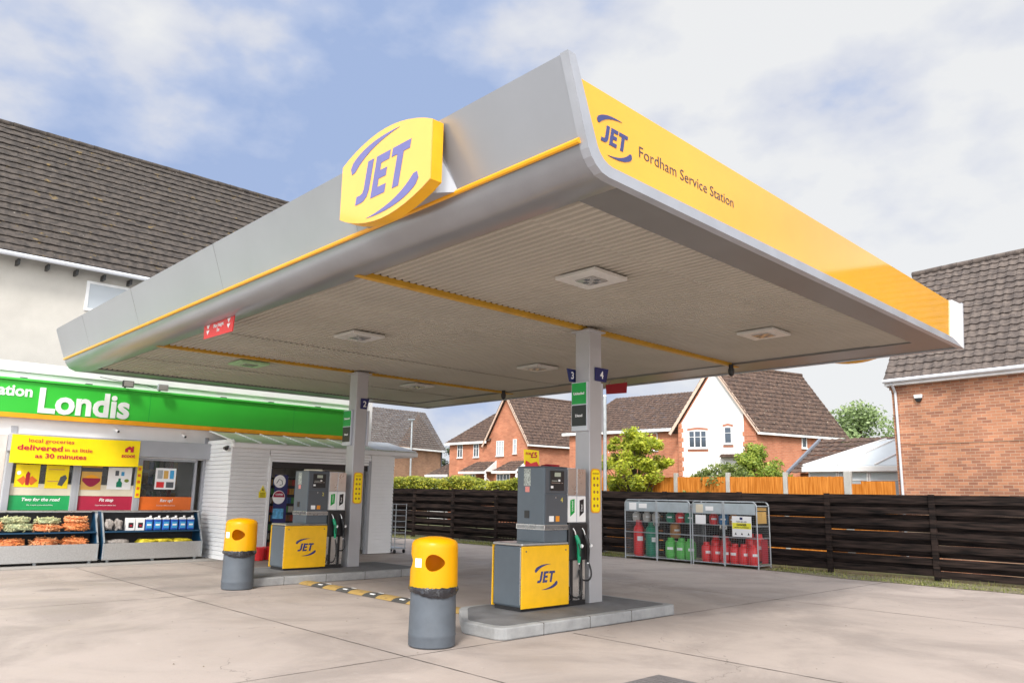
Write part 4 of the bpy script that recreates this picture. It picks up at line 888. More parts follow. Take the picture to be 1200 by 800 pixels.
# round promotional boards by the doorway
t = thing('promo_board', 'tall board with a round grey sign over a maroon and white sign', 'board', (10.17, YL - .09, .02))
MB().box(10.0, 10.36, YL - .10, YL - .07, .02, 2.15).build('backing', 'navy', t)
def disc(cx, cz, r_, y_, mt, nm, lo_=0, hi=360):
    return MB().slab([(cx + r_ * math.cos(R(a)), y_, cz + r_ * math.sin(R(a))) for a in range(lo_, hi + (0 if hi - lo_ == 360 else 1), 12)], (0, -.006, 0)).build(nm, mt, t)
disc(10.12, 1.98, .165, YL - .103, 'white_print', 'round_sign'); disc(10.12, 1.57, .175, YL - .103, 'white_print', 'round_sign'); disc(10.12, 1.57, .16, YL - .110, 'maroon', 'half_disc', 0, 180)
text('COFFEE', 'lettering', 'white_print', t, (10.12, YL - .117, 1.62), *FY, .06, align='CENTER', bold=.02)
f = MB(); f.tube([(10.03, YL - .112, 1.93), (10.10, YL - .112, 2.04), (10.18, YL - .112, 2.0), (10.20, YL - .112, 1.90), (10.12, YL - .112, 1.88)], .009, 6); f.build('symbol', 'dark_pump', t)
f = MB().box(9.98, 10.28, YL - .108, YL - .103, 1.02, 1.28); f.build('poster', pm('poster_blue', (.10, .35, .60), .5, 0, .6, 9), t)
# banner
t = thing('banner', 'yellow banner reading local groceries delivered in as little as 30 minutes', 'banner', (5.6, YS - .3, 2.27))
f = MB(); vs = []; nx, nz = 30, 5; br = random.Random(21)
for i in range(nx + 1):
    for j in range(nz + 1):
        x_ = 4.17 + 2.80 * i / nx; z_ = 2.26 + (.64 if i else .64) * j / nz; vs.append((x_, YS - .31 + .006 * math.sin(i * .9 + j * 1.3) * math.sin(j * .8 + i * .31) + br.uniform(-.003, .003), z_ - .015 * math.sin(i / nx * math.pi)))
f.add(vs, [(i * (nz + 1) + j, (i + 1) * (nz + 1) + j, (i + 1) * (nz + 1) + j + 1, i * (nz + 1) + j + 1) for i in range(nx) for j in range(nz)]); f.build('sheet', 'banner', t, smooth=True, ang=80)
yb = YS - .322
text('local groceries', 'lettering', 'banner_red', t, (4.50, yb, 2.74), *FY, .125, width=.95, bold=.006); text('delivered', 'lettering', 'banner_red', t, (4.29, yb, 2.56), *FY, .17, width=.93, bold=.02)
text('in as little', 'lettering', 'banner_red', t, (5.27, yb, 2.56), *FY, .12, width=.60, bold=.006); text('as', 'lettering', 'banner_red', t, (4.67, yb, 2.39), *FY, .13, width=.15, bold=.02); text('30 minutes', 'lettering', 'banner_red', t, (4.87, yb, 2.39), *FY, .15, width=.88, bold=.02)
text('scoot', 'lettering', 'banner_red', t, (6.55, yb, 2.48), *FY, .13, width=.32, bold=.03)
f = MB(); f.slab([(6.62, yb + .002, 2.61), (6.82, yb + .002, 2.61), (6.82, yb + .002, 2.69), (6.72, yb + .002, 2.76), (6.62, yb + .002, 2.69)], (0, -.003, 0)); f.box(6.78, 6.82, yb - .001, yb + .002, 2.70, 2.76); f.build('house_mark', 'banner_red', t)
f = MB(); f.box(6.695, 6.745, yb - .0035, yb - .001, 2.61, 2.67); f.build('door_mark', 'banner', t)
# posters in the windows
def poster(x0, x1, z0, z1, base, parts, label):
    t = thing('window_poster', label, 'poster', ((x0 + x1) / 2, YS + .05, z0), 'posters stuck in the shop windows')
    MB().box(x0, x1, YS + .048, YS + .054, z0, z1).build('sheet', base, t)
    for k_, (pts, mt) in enumerate(parts): MB().slab([(x0 + (x1 - x0) * a, YS + .0475, z0 + (z1 - z0) * b) for a, b in pts], (0, -.0015 - .0006 * k_, 0)).build('print', mt, t)
sq = lambda a, b, c_, d_: [(a, c_), (b, c_), (b, d_), (a, d_)]
poster(4.40, 4.90, 1.72, 2.24, 'banner', [([(.1, .3), (.35, .08), (.5, .3), (.35, .5)], 's_orange'), ([(.5, .3), (.7, .08), (.95, .3), (.7, .5)], 's_orange'), ([(.45, .1), (.6, .08), (.62, .6), (.52, .7), (.44, .55)], 'darkred'), ([(.15 + .09 * math.cos(a), .62 + .09 * math.sin(a)) for a in [i * .628 for i in range(10)]], 'white_print')], 'yellow poster with a brown lolly and orange diamonds, leftmost in the shop window')
poster(5.03, 5.52, 1.70, 2.24, 'banner', [([(.55, .15), (.75, .1), (.95, .45), (.85, .6), (.65, .5)], 'dark_pump'), (sq(.1, .8, .80, .84), 'mustard'), (sq(.1, .6, .28, .33), 'mustard')], 'yellow poster with a dark phone picture above the green strip')
poster(5.80, 6.26, 1.68, 2.24, 'mustard', [(sq(0, 1, .78, .95), 'dark_pump'), ([(.06 + .88 * i / 10, .38 - .25 * math.sin(math.pi * i / 10)) for i in range(11)] + [(.94, .5), (.06, .5)], 'maroon'), ([(.1 + .8 * i / 10, .5 + .14 * math.sin(math.pi * i / 10)) for i in range(11)], 'orange_strip')], 'brown poster with a hot dog picture above the red strip')
poster(6.40, 6.96, 1.70, 2.24, 'white_print', [(sq(.45, .55, .1, .5), 'bottle_dgreen'), ([(.38, .1), (.62, .1), (.62, .3), (.5, .45), (.38, .3)], 'bottle_dgreen'), (sq(.3, .45, .62, .85), 'dark_pump'), (sq(.55, .68, .62, .8), 'jug_label'), ([(.8 + .1 * math.cos(i * .628), .4 + .08 * math.sin(i * .628)) for i in range(10)], 'leaf_bright')], 'white poster with a green bottle beside the hot dog poster')
poster(7.54, 8.06, 1.72, 2.26, 'white_print', [(sq(.08, .45, .08, .35), 'red'), (sq(.55, .92, .08, .35), 'dark_pump'), (sq(.1, .35, .5, .9), 'galv'), (sq(.4, .62, .5, .88), 'mustard'), (sq(.7, .9, .5, .9), 'jug_label')], 'white poster of product pictures in the right hand shop window')
t = thing('vertical_poster', 'narrow yellow strip with red squares on the post below the banner end', 'poster', (7.13, YS - .012, 1.5)); MB().box(7.06, 7.18, YS - .018, YS - .011, 1.5, 2.3).build('sheet', 'banner', t)
for k_ in range(5): MB().box(7.085, 7.155, YS - .020, YS - .0185, 1.54 + k_ * .16, 1.61 + k_ * .16).build('print', 's_orange', t)

# upper building behind the shop
ub = thing('upper_building', 'tall cream rendered building with a steep lichen covered tile roof behind the shop', 'building', (3, 26, 0))
YU = 23.0
wallbox('front_wall', 'render', ub, -9, 13.4, YU, YU + .3, 0, 7.55); wallbox('end_wall', 'render', ub, 13.1, 13.4, YU + .3, 30, 0, 7.55)
f = MB(); f.slab([(13.1, YU, 7.56), (13.1, 30, 7.56), (13.1, 26.5, 12.2)], (.28, 0, 0)); f.build('gable', 'render', ub)
f = tiled((-9.3, 22.62, 7.55), (13.65, 22.62, 7.55), (13.65, 26.5, 12.40), (-9.3, 26.5, 12.40), .30, .33, .007, .040, .005); f.build('roof', 'tileS', ub)
f = MB(); f.slab([(-9.3, 26.52, 12.35), (13.65, 26.52, 12.35), (13.65, 30.4, 7.5), (-9.3, 30.4, 7.5)], (0, .03, .04)); f.build('roof', 'tileS', ub)
f = MB(); x_ = -9.3
while x_ < 13.5: f.tube([(x_, 26.5, 12.40 + rnd.uniform(-.006, .006)), (x_ + .44, 26.5, 12.395)], .10, 8); x_ += .45
f.build('ridge_tile', 'tileS', ub, smooth=True, ang=60)
MB().tube([(-9, 22.56, 7.48), (13.5, 22.56, 7.48)], .06, 8).build('gutter', 'pipe', ub, smooth=True)
x_ = -8.8; f = MB()
while x_ < 13: f.box(x_, x_ + .06, 22.70, YU - .002, 7.28, 7.42); x_ += .68
br_ = f.build('rafter_end', 'black', ub); br_['kind'] = 'stuff'
wi = MB().box(5.84, 5.92, YU - .03, YU + .05, 6.42, 7.24).box(7.5, 7.58, YU - .03, YU + .05, 6.42, 7.24).box(5.92, 7.5, YU - .03, YU + .05, 7.17, 7.24).box(5.92, 7.5, YU - .03, YU + .05, 6.42, 6.49).build('window', 'fascia_white', ub, bevel=.004)
wallbox('pane', 'pane_pale', wi, 5.92, 7.5, YU - .012, YU - .004, 6.49, 7.17)

# ------------------------------------------------------------------ display stands with goods
def stand(x0, x1, label):
    t = thing('display_stand', label, 'display stand', ((x0 + x1) / 2, 20.6, 0), 'metal fronted display stands outside the shop')
    side = [(20.30, .10), (20.30, .46), (20.62, 1.00), (20.72, 1.17), (20.92, 1.17), (20.92, .10)]
    for xx in (x0, x1 - .05):
        MB().slab([(xx, a, b) for a, b in side], (.05, 0, 0)).build('side_panel', 'navy_frame', t)
        f = MB()
        for a, b in zip(side[:5], side[1:5]): f.beam((xx + .025, a[0], a[1]), (xx + .025, b[0], b[1]), .065, .03, up=(1, 0, 0))
        f.build('edge_trim', 'galv', t)
    fp = MB().box(x0, x1, 20.272, 20.29, .08, .46).build('front_plate', 'tread', t, bevel=.003)
    f = MB(); nx_ = int((x1 - x0) / .055); 
    for i in range(nx_):
        for j in range(6):
            cx, cz = x0 + .03 + i * .055, .11 + j * .06; s_ = 1 if (i + j) % 2 else -1; f.beam((cx - .016, 20.2705, cz - .012 * s_), (cx + .016, 20.2705, cz + .012 * s_), .004, .007, up=(0, 1, 0))
    o_ = f.build('tread_pattern', 'tread', fp); o_['kind'] = 'stuff'
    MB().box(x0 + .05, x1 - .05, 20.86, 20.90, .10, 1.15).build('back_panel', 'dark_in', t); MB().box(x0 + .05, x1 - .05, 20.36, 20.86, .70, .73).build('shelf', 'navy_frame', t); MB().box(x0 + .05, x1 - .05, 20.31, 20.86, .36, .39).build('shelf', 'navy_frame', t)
    MB().box(x0, x1, 20.66, 20.93, 1.172, 1.20).build('top_rail', 'steel', t, bevel=.006)
    for xx in (x0 + .15, (x0 + x1) / 2, x1 - .15): MB().box(xx - .03, xx + .03, 20.34, 20.40, 0, .08).build('leg', 'galv', t); 
    for xx in (x0 + .15, x1 - .15): MB().box(xx - .03, xx + .03, 20.8, 20.86, 0, .10).build('leg', 'galv', t)
stand(3.55, 6.08, 'metal fronted display stand of log bags under the left shop windows'); stand(6.17, 8.52, 'metal fronted display stand of blue jugs nearest the lobby wall')
for k_, (x_, z_, s_, mt, lb) in enumerate(((3.95, .86, (.18, .16, .10), 'log_mat', 'orange net kindling bag at the left frame edge, upper shelf'), (4.45, .84, (.26, .18, .09), 'log_green', 'green bag of logs on the upper shelf, lower of the stacked pair'), (4.38, 1.00, (.26, .16, .06), 'log_green', 'green bag of logs lying on top of another at the left'),
        (5.02, .98, (.22, .16, .06), 'log_green', 'green bag of logs between the orange bags, on top of one'), (5.00, .82, (.27, .18, .08), 'log_mat', 'orange kindling bag under the right hand green bag'), (5.62, .84, (.24, .18, .09), 'log_mat', 'orange kindling bag at the right end of the upper shelf'), (5.60, 1.0, (.22, .16, .065), 'log_mat', 'orange kindling bag lying on top at the right end of the upper shelf'),
        (4.30, .50, (.28, .17, .09), 'log_mat', 'orange kindling bag on the lower shelf at the left'), (5.00, .50, (.26, .17, .10), 'log_mat', 'orange kindling bag on the lower shelf in the middle'), (5.62, .50, (.26, .17, .09), 'log_mat', 'orange kindling bag on the lower shelf at the right'))):
    bag_ = crumple('log_bag', mt, (x_, 20.56, z_), (s_[0] * 1.0, s_[1] * .95, s_[2] * 1.0), lb, 'bag', 'bags of fuel wood on the left stand', seed=30 + k_, amp=.28)
    f = MB(); q_ = random.Random(90 + k_)
    for _ in range(110):
        a_ = q_.uniform(0, 6.28); v_ = q_.uniform(-.8, 1); r_ = math.sqrt(max(.05, 1 - v_ * v_)) ** .6
        c_ = Vector((x_ + math.cos(a_) * r_ * s_[0] * 1.0, 20.56 + math.sin(a_) * r_ * s_[1] * .95, z_ + v_ * s_[2] * 1.05)); dr_ = Vector((q_.uniform(-1, 1), q_.uniform(-.5, .5), q_.uniform(-.35, .35))).normalized() * q_.uniform(.03, .08)
        f.beam(c_ - dr_, c_ + dr_, q_.uniform(.012, .024), .02)
    o_ = f.build('wood_pieces', 'wood_green' if mt == 'log_green' else ('wood_orange' if k_ % 2 else 'wood_orange2'), bag_); o_['kind'] = 'stuff'
for k_, x_ in enumerate((6.55, 7.25, 7.62, 8.08)):
    crumple('compost_sack', 'bag_grey' if k_ == 0 else 'bag_yellow', (x_, 20.55, .46), (.24 if k_ else .28, .18, .075), ['flat grey sack on the lower shelf below the boxes', 'yellow sack on the lower shelf, left of the three', 'yellow sack on the lower shelf, middle of the three', 'yellow sack on the lower shelf, right of the three'][k_], 'sack', 'sacks on the lower shelf of the right stand', seed=60 + k_, amp=.18)
names = ['first from the left', 'second from the left', 'third from the left', 'third from the right', 'second from the right', 'last on the right']
jug = None
for k_ in range(6):
    x_ = 7.23 + k_ * .205
    if jug is None:
        jug = thing('fluid_jug', '', 'jug', (0, 0, 0), 'blue jugs on the upper shelf')
        MB().box(-.085, .085, -.06, .06, 0, .25).build('body', 'jug_blue', jug, bevel=.02); MB().slab([(-.085, -.05, .252), (.085, -.05, .252), (.085, -.05, .29), (-.01, -.05, .31), (-.085, -.05, .29)], (0, .1, 0)).build('shoulder', 'white', jug, bevel=.01)
        MB().lathe([(.028, .30), (.028, .345), (0, .347)], (.04, 0, 0), 12).build('cap', 'white', jug, smooth=True); MB().box(-.065, .065, -.063, -.0605, .05, .20).build('label_print', 'jug_label', jug); MB().box(-.05, .05, -.0655, -.0635, .11, .15).build('label_text', 'white_print', jug)
        j = jug
    else: j = copy_tree(jug)
    j.location = (x_, 20.52, .735); j['label'] = 'blue jug of fluid on the upper shelf, %s' % names[k_]
for k_, x_ in enumerate((6.80, 7.02)):
    t = thing('product_box', 'white box with a black square label, %s of the pair beside the jugs' % ('left' if k_ == 0 else 'right'), 'box', (x_, 20.52, .735), 'white boxes on the upper shelf')
    MB().box(x_ - .10, x_ + .10, 20.45, 20.60, .735, 1.03).build('carton', 'white', t, bevel=.006); MB().box(x_ - .055, x_ + .055, 20.445, 20.449, .80, .92).build('print', 'black', t); MB().box(x_ - .025, x_ + .03, 20.4425, 20.4445, .83, .87).build('print', 'darkred', t)
for k_, x_ in enumerate((6.33, 6.52)): crumple('tool_pack', 'bag_grey', (x_, 20.52, .87), (.085, .1, .13), ['grey clear wrapped pack at the left end of the right stand', 'grey clear wrapped pack beside the white boxes'][k_], 'pack', 'grey packs', seed=80 + k_, amp=.3)
# fire buckets
for k_, (x_, y_, lb) in enumerate(((9.55, 19.30, 'red fire bucket in front of the roller shutter, the left one'), (9.93, 19.40, 'red fire bucket partly hidden by the pump'))):
    t = thing('fire_bucket', lb, 'bucket', (x_, y_, 0), 'red buckets by the lobby door'); MB().lathe([(0, .01), (.14, .01), (.19, .31), (.20, .32), (.185, .32), (.135, .03), (0, .03)], (x_, y_, 0), 24).build('pail', 'red', t, smooth=True)
    MB().tube([(x_ + .19 * math.cos(a), y_ - .05 - .04 * math.sin(a), .31 - .10 * math.sin(a)) for a in [math.pi * i / 10 for i in range(11)]], .005, 6).build('handle', 'galv', t)
# roll cage beside the lobby
t = thing('roll_cage', 'galvanised roll cage standing at the far right end of the lobby', 'roll cage', (14.0, 19.9, 0))
f = MB()
f = MB()
for (x_, y_) in ((13.88, 19.5), (13.88, 20.2), (14.25, 19.5), (14.25, 20.2)): MB().tube([(x_, y_, .12), (x_, y_, 1.42)], .014, 6).build('upright', 'galv', t)
for k_ in range(8):
    z_ = .25 + k_ * .165; f.tube([(13.88, 19.5, z_), (14.25, 19.5, z_)], .008, 5); f.tube([(14.25, 19.5, z_), (14.25, 20.2, z_)], .008, 5); f.tube([(13.88, 19.5, z_), (13.88, 20.2, z_)], .008, 5)
f.build('rail', 'galv', t); MB().box(13.86, 14.27, 19.48, 20.22, .12, .16).build('base', 'galv', t)
for (x_, y_) in ((13.9, 19.52), (14.23, 19.52), (13.9, 20.18), (14.23, 20.18)): MB().tube([(x_ - .015, y_, .06), (x_ + .015, y_, .06)], .055, 12).build('castor', 'rubber', t)

# ------------------------------------------------------------------ black boundary fence
XF = 19.5
fe = thing('boundary_fence', 'long black stained fence of horizontal boards along the forecourt edge', 'fence', (XF, 10, 0))
y_ = -13.0; posts = []
while y_ < 40: posts.append(y_); y_ += 2.43
off = 6.62 - min(posts, key=lambda q: abs(q - 6.62)); posts = [p + off for p in posts]
fr = random.Random(17)
for p in posts: MB().box(XF - .125, XF - .03, p - .06, p + .06, 0, 1.92 + fr.uniform(-.01, .01)).build('post', 'fence', fe, bevel=.005)
zs = [.10, .37, .64, .91, 1.18, 1.45, 1.70]
for a, b in zip(posts[:-1], posts[1:]):
    for k_, z_ in enumerate(zs):
        f = MB(); s0, s1 = fr.uniform(-.022, .022), fr.uniform(-.022, .022); hh = .155 if k_ < 6 else .20; xx = XF - .085
        f.add([(xx, a + .004, z_ + s0), (xx, b - .004, z_ + s1), (xx, b - .004, z_ + s1 + hh), (xx, a + .004, z_ + s0 + hh), (xx + .022, a + .004, z_ + s0), (xx + .022, b - .004, z_ + s1), (xx + .022, b - .004, z_ + s1 + hh), (xx + .022, a + .004, z_ + s0 + hh)],
              [(0, 1, 2, 3), (7, 6, 5, 4), (0, 4, 5, 1), (3, 2, 6, 7), (0, 3, 7, 4), (1, 5, 6, 2)]); f.build('board', 'fence', fe) if (b > -4 and a < 30 and False) else BOARDS.append(f) if 'BOARDS' in globals() else globals().__setitem__('BOARDS', [f])
allb = MB()
for f in BOARDS: allb.add(f.v, f.f)
allb.build('front_boards', 'fence', fe)
back = MB()
for a, b in zip(posts[:-1], posts[1:]):
    for z_ in (.245, .52, .79, 1.06, 1.33, 1.59): s0 = fr.uniform(-.008, .008); back.box(XF + .065, XF + .085, a, b, z_ + s0, z_ + .130 + s0)
back.build('back_boards', 'fence', fe)


# ------------------------------------------------------------------ gas cages and bottles
def cage(y0, y1, label, signs):
    t = thing('gas_cage', label, 'gas cage', (18.75 + .32, (y0 + y1) / 2, 0), 'gas bottle cages by the fence'); X0, X1 = 18.74, 19.36; H_ = 1.66; ym = (y0 + y1) / 2
    def frame(pts, nm='frame', r_=.018): MB().tube(pts, r_, 8).build(nm, 'galv', t, smooth=True)
    def arch(x_, a, b):                          # a < b, rounded top corners
        pts = [(x_, a, .05), (x_, a, H_ - .12)]
        for k_ in range(1, 5): q = R(90 - k_ * 22.5); pts.append((x_, a + .12 - .12 * math.sin(q), H_ - .12 + .12 * math.cos(q)))
        pts += [(x_, b - .12, H_)]
        for k_ in range(1, 5): q = R(k_ * 22.5); pts.append((x_, b - .12 + .12 * math.sin(q), H_ - .12 + .12 * math.cos(q)))
        return pts + [(x_, b, .05)]
    for x_ in (X0, X1): frame(arch(x_, y0, y1))
    for y_ in (y0, y1):
        frame([(X0, y_, .08), (X1, y_, .08)]); frame([(X0, y_, .75), (X1, y_, .75)], r_=.010); frame([(X0 + .0, y_, H_ - .1), (X1, y_, H_ - .1)])
    frame([(X0, ym - .02, .05), (X0, ym - .02, H_)]); frame([(X0, ym + .02, .05), (X0, ym + .02, H_)])
    for z_ in (.08, .75): frame([(X0, y0, z_), (X0, y1, z_)], r_=.012)
    MB().box(X0, X1, y0, y1, .06, .08).build('floor', 'galv', t); MB().box(X0 + .05, X1, y0 + .01, y1 - .01, 1.04, 1.055).build('shelf', 'galv', t); MB().box(X0, X1, y0 + .06, y1 - .06, H_ + .005, H_ + .015).build('roof', 'galv', t)
    MB().box(X0 - .006, X0 - .002, y0 + .03, ym - .04, 1.34, 1.62).build('top_plate', 'plate', t); MB().box(X0 - .006, X0 - .002, ym + .04, y1 - .03, 1.34, 1.62).build('top_plate', 'plate', t)
    f = MB(); s_ = .05; q = .0013
    y_ = y0 + s_
    while y_ < y1: f.box(X0 - q, X0 + q, y_ - q, y_ + q, .08, 1.34); y_ += s_
    z_ = .08 + s_
    while z_ < 1.34: f.box(X0 - q, X0 + q, y0, y1, z_ - q, z_ + q); z_ += s_
    for ye in (y0, y1):
        x_ = X0 + s_
        while x_ < X1: f.box(x_ - q, x_ + q, ye - q, ye + q, .08, 1.55); x_ += s_
        z_ = .08 + s_
        while z_ < 1.55: f.box(X0, X1, ye - q, ye + q, z_ - q, z_ + q); z_ += s_
    o_ = f.build('mesh', 'mesh', t); 
    for (ya, yb, za, zb, mt) in signs:
        MB().box(X0 - .014, X0 - .008, ya, yb, za, zb).build('notice', mt, t)
    for (yy) in (ym - .08, ym + .08): MB().box(X0 - .03, X0 - .005, yy - .02, yy + .02, .95, 1.05).build('padlock', 'steel', t)
    for (x_, y_) in ((X0, y0), (X0, y1), (X1, y0), (X1, y1), (X0, ym)): MB().tube([(x_, y_, 0), (x_, y_, .06)], .02, 8).build('foot', 'galv', t)
    return t
cage(12.60, 14.84, 'galvanised mesh cage holding green and dark bottles, the left cage', [(14.42, 14.68, 1.38, 1.58, 'white_print'), (14.05, 14.33, 1.43, 1.56, 'white_print')])
c2_ = cage(10.60, 12.53, 'galvanised mesh cage full of red bottles with a DANGER notice, the right cage', [(12.18, 12.40, 1.36, 1.58, 'cream'), (11.86, 12.10, 1.42, 1.53, 'white_print'), (12.10, 12.42, 1.06, 1.30, 'white_print')])
t = thing('danger_notice', 'white notice with a yellow DANGER band on the right hand gas cage', 'notice', (18.72, 11.0, .78))
MB().box(18.712, 18.72, 10.74, 11.30, .78, 1.30).build('board', 'white_print', t); MB().box(18.709, 18.7115, 10.75, 11.29, .98, 1.13).build('band', pm('warn_band', (.85, .78, .05), .5), t)
text('DANGER', 'lettering', 'black', t, (18.708, 11.02, 1.06), *FX, .07, align='CENTER', bold=.03); text('HIGHLY FLAMMABLE', 'lettering', 'black', t, (18.708, 11.02, 1.0), *FX, .045, align='CENTER', width=.42); text('Calor gas only', 'lettering', 'black', t, (18.708, 11.02, 1.15), *FX, .05, align='CENTER', width=.3)
MB().box(18.709, 18.711, 10.99, 11.07, 1.21, 1.27).build('emblem', 'navy', t)
for yy in (10.83, 11.02, 11.2): MB().slab([(18.711, yy - .03, .83), (18.711, yy + .03, .83), (18.711, yy, .89)], (-.002, 0, 0)).build('symbol', 'black', t)
t = thing('cage_board', 'mustard panel of boards hung inside the right end of the red cage', 'board', (19.05, 10.64, 1.10)); MB().box(18.80, 19.05, 10.64, 10.66, 1.12, 1.42).build('panel', 'mustard', t); MB().box(19.07, 19.30, 10.64, 10.66, 1.12, 1.42).build('panel', 'mustard', t); MB().box(18.82, 19.30, 10.635, 10.66, 1.45, 1.53).build('panel', 'mustard', t)
t = thing('cage_board', 'dark red board low in the right end of the red cage', 'board', (19.2, 10.65, .12)); MB().box(19.02, 19.32, 10.64, 10.66, .12, .72).build('panel', 'darkred', t)
def bottle(nm, r_, h_, mt, collar=True, band=True):
    t = thing(nm, '', 'gas bottle', (0, 0, 0), 'gas bottles in the cages')
    MB().lathe([(0, .0), (r_ * .85, .0), (r_ * .85, .03), (r_ * .97, .05), (r_, .09), (r_, h_ * .78), (r_ * .93, h_ * .86), (r_ * .7, h_ * .93), (r_ * .3, h_ * .97), (0, h_ * .98)], n=24).build('body', mt, t, smooth=True)
    if collar: MB().lathe([(r_ * .62, h_ * .93), (r_ * .60, h_ * 1.08), (r_ * .52, h_ * 1.08), (r_ * .52, h_ * .93)], n=20).build('collar', mt, t, smooth=True)
    MB().tube([(0, 0, h_ * .96), (0, 0, h_ * 1.06)], .02, 8).build('valve', 'steel', t)
    if band:
        f = MB(); q = [R(190 + i * 9) for i in range(8)]
        for a, b in zip(q[:-1], q[1:]): f.add([(r_ * 1.012 * math.cos(a), r_ * 1.012 * math.sin(a), h_ * .46), (r_ * 1.012 * math.cos(b), r_ * 1.012 * math.sin(b), h_ * .46), (r_ * 1.012 * math.cos(b), r_ * 1.012 * math.sin(b), h_ * .60), (r_ * 1.012 * math.cos(a), r_ * 1.012 * math.sin(a), h_ * .60)], [(0, 1, 2, 3)])
        f.build('label_print', 'white_print', t)
    return t
kinds = {}
def put(kind, args, x, y, z, label):
    if kind not in kinds: kinds[kind] = bottle(*args); b = kinds[kind]
    else: b = copy_tree(kinds[kind])
    b.location = (x, y, z); b.rotation_euler = (0, 0, rnd.uniform(-.7, .5)); b['label'] = label
put('tall_red', ('gas_bottle', .155, .92, 'bottle_red'), 18.95, 14.50, .08, 'tall red gas bottle at the left end of the left cage')
put('tall_green', ('gas_bottle', .185, .90, 'bottle_dgreen'), 18.98, 14.06, .08, 'tall dark green gas bottle beside the tall red one')
for k_, y_ in enumerate((13.38, 13.02, 12.73)): put('green', ('gas_bottle', .155, .52, 'bottle_green'), 18.93, y_, .08, 'light green gas bottle on the cage floor, %s of three' % ('left', 'middle', 'right')[k_])
put('tan', ('gas_bottle', .15, .42, 'bottle_tan'), 19.18, 13.40, .62, 'tan gas bottle showing above the light green ones')
for k_, y_ in enumerate((14.62, 14.25, 13.92)): put('cream', ('gas_bottle', .12, .24, 'bottle_white'), 19.0, y_, 1.057, 'small cream gas bottle on the upper shelf, %s of three' % ('left', 'middle', 'right')[k_])
for k_, (y_, kk) in enumerate(((13.42, 'sg'), (13.10, 'sr'), (12.80, 'sg'))): put(kk, ('gas_bottle', .13, .27, 'bottle_dgreen' if kk == 'sg' else 'bottle_red'), 19.0, y_, 1.057, ['small green gas bottle on the upper shelf left of the red one', 'small red gas bottle on the upper shelf between two green ones', 'small green gas bottle on the upper shelf right of the red one'][k_])
put('sr', None, 19.0, 12.02, 1.057, 'small red gas bottle on the upper shelf beside the blue one'); put('sb', ('gas_bottle', .15, .27, 'bottle_blue'), 19.0, 11.70, 1.057, 'small blue gas bottle on the upper shelf of the right cage')
put('st', ('gas_bottle', .12, .26, 'bottle_tan'), 19.0, 11.42, 1.057, 'small tan gas bottle on the upper shelf behind the danger notice')
for k_, y_ in enumerate((12.22, 11.93, 11.64, 11.36, 11.10, 10.84)): put('red', ('gas_bottle', .138, .47, 'bottle_red', True, 2), 18.92, y_, .08, 'red gas bottle with a white band in the front row, %s from the left' % ('first', 'second', 'third', 'fourth', 'fifth', 'sixth')[k_])
for k_, y_ in enumerate((12.1, 11.8, 11.05, 10.82)): put('redb', ('gas_bottle', .14, .62, 'bottle_red'), 19.20, y_, .08 + (.10 if k_ > 1 else 0), 'taller red gas bottle in the back row of the right cage, %s from the left' % ('first', 'second', 'third', 'fourth')[k_])

# ------------------------------------------------------------------ houses beyond
def win(parent, o_, xd, w_, h_, nx_=2, nrm=None, pale=False, arch=False):
    """o_ bottom-left corner on the wall seen from outside"""
    o_ = Vector(o_); xd = Vector(xd).normalized(); n_ = xd.cross(EW).normalized(); b = .045
    f = MB()
    def bar(x0, x1, z0, z1, d0=.0, d1=.035): f.slab([o_ + xd * x0 + EW * z0 + n_ * d0, o_ + xd * x1 + EW * z0 + n_ * d0, o_ + xd * x1 + EW * z1 + n_ * d0, o_ + xd * x0 + EW * z1 + n_ * d0], n_ * (d1 - d0))
    bar(0, w_, 0, b); bar(0, w_, h_ - b, h_); bar(0, b, b, h_ - b); bar(w_ - b, w_, b, h_ - b)
    for i in range(1, nx_): bar(w_ * i / nx_ - b / 2, w_ * i / nx_ + b / 2, b, h_ - b)
    bar(b, w_ - b, h_ * .62, h_ * .62 + .02, .012, .03); bar(-.03, w_ + .03, -.05, 0, 0, .07)
    wi_ = f.build('window', 'fascia_white', parent)
    f = MB(); f.slab([o_ + xd * b + EW * b + n_ * .004, o_ + xd * (w_ - b) + EW * b + n_ * .004, o_ + xd * (w_ - b) + EW * (h_ - b) + n_ * .004, o_ + xd * b + EW * (h_ - b) + n_ * .004], n_ * .006); f.build('pane', 'pane_pale' if pale else 'pane', wi_)
    return wi_
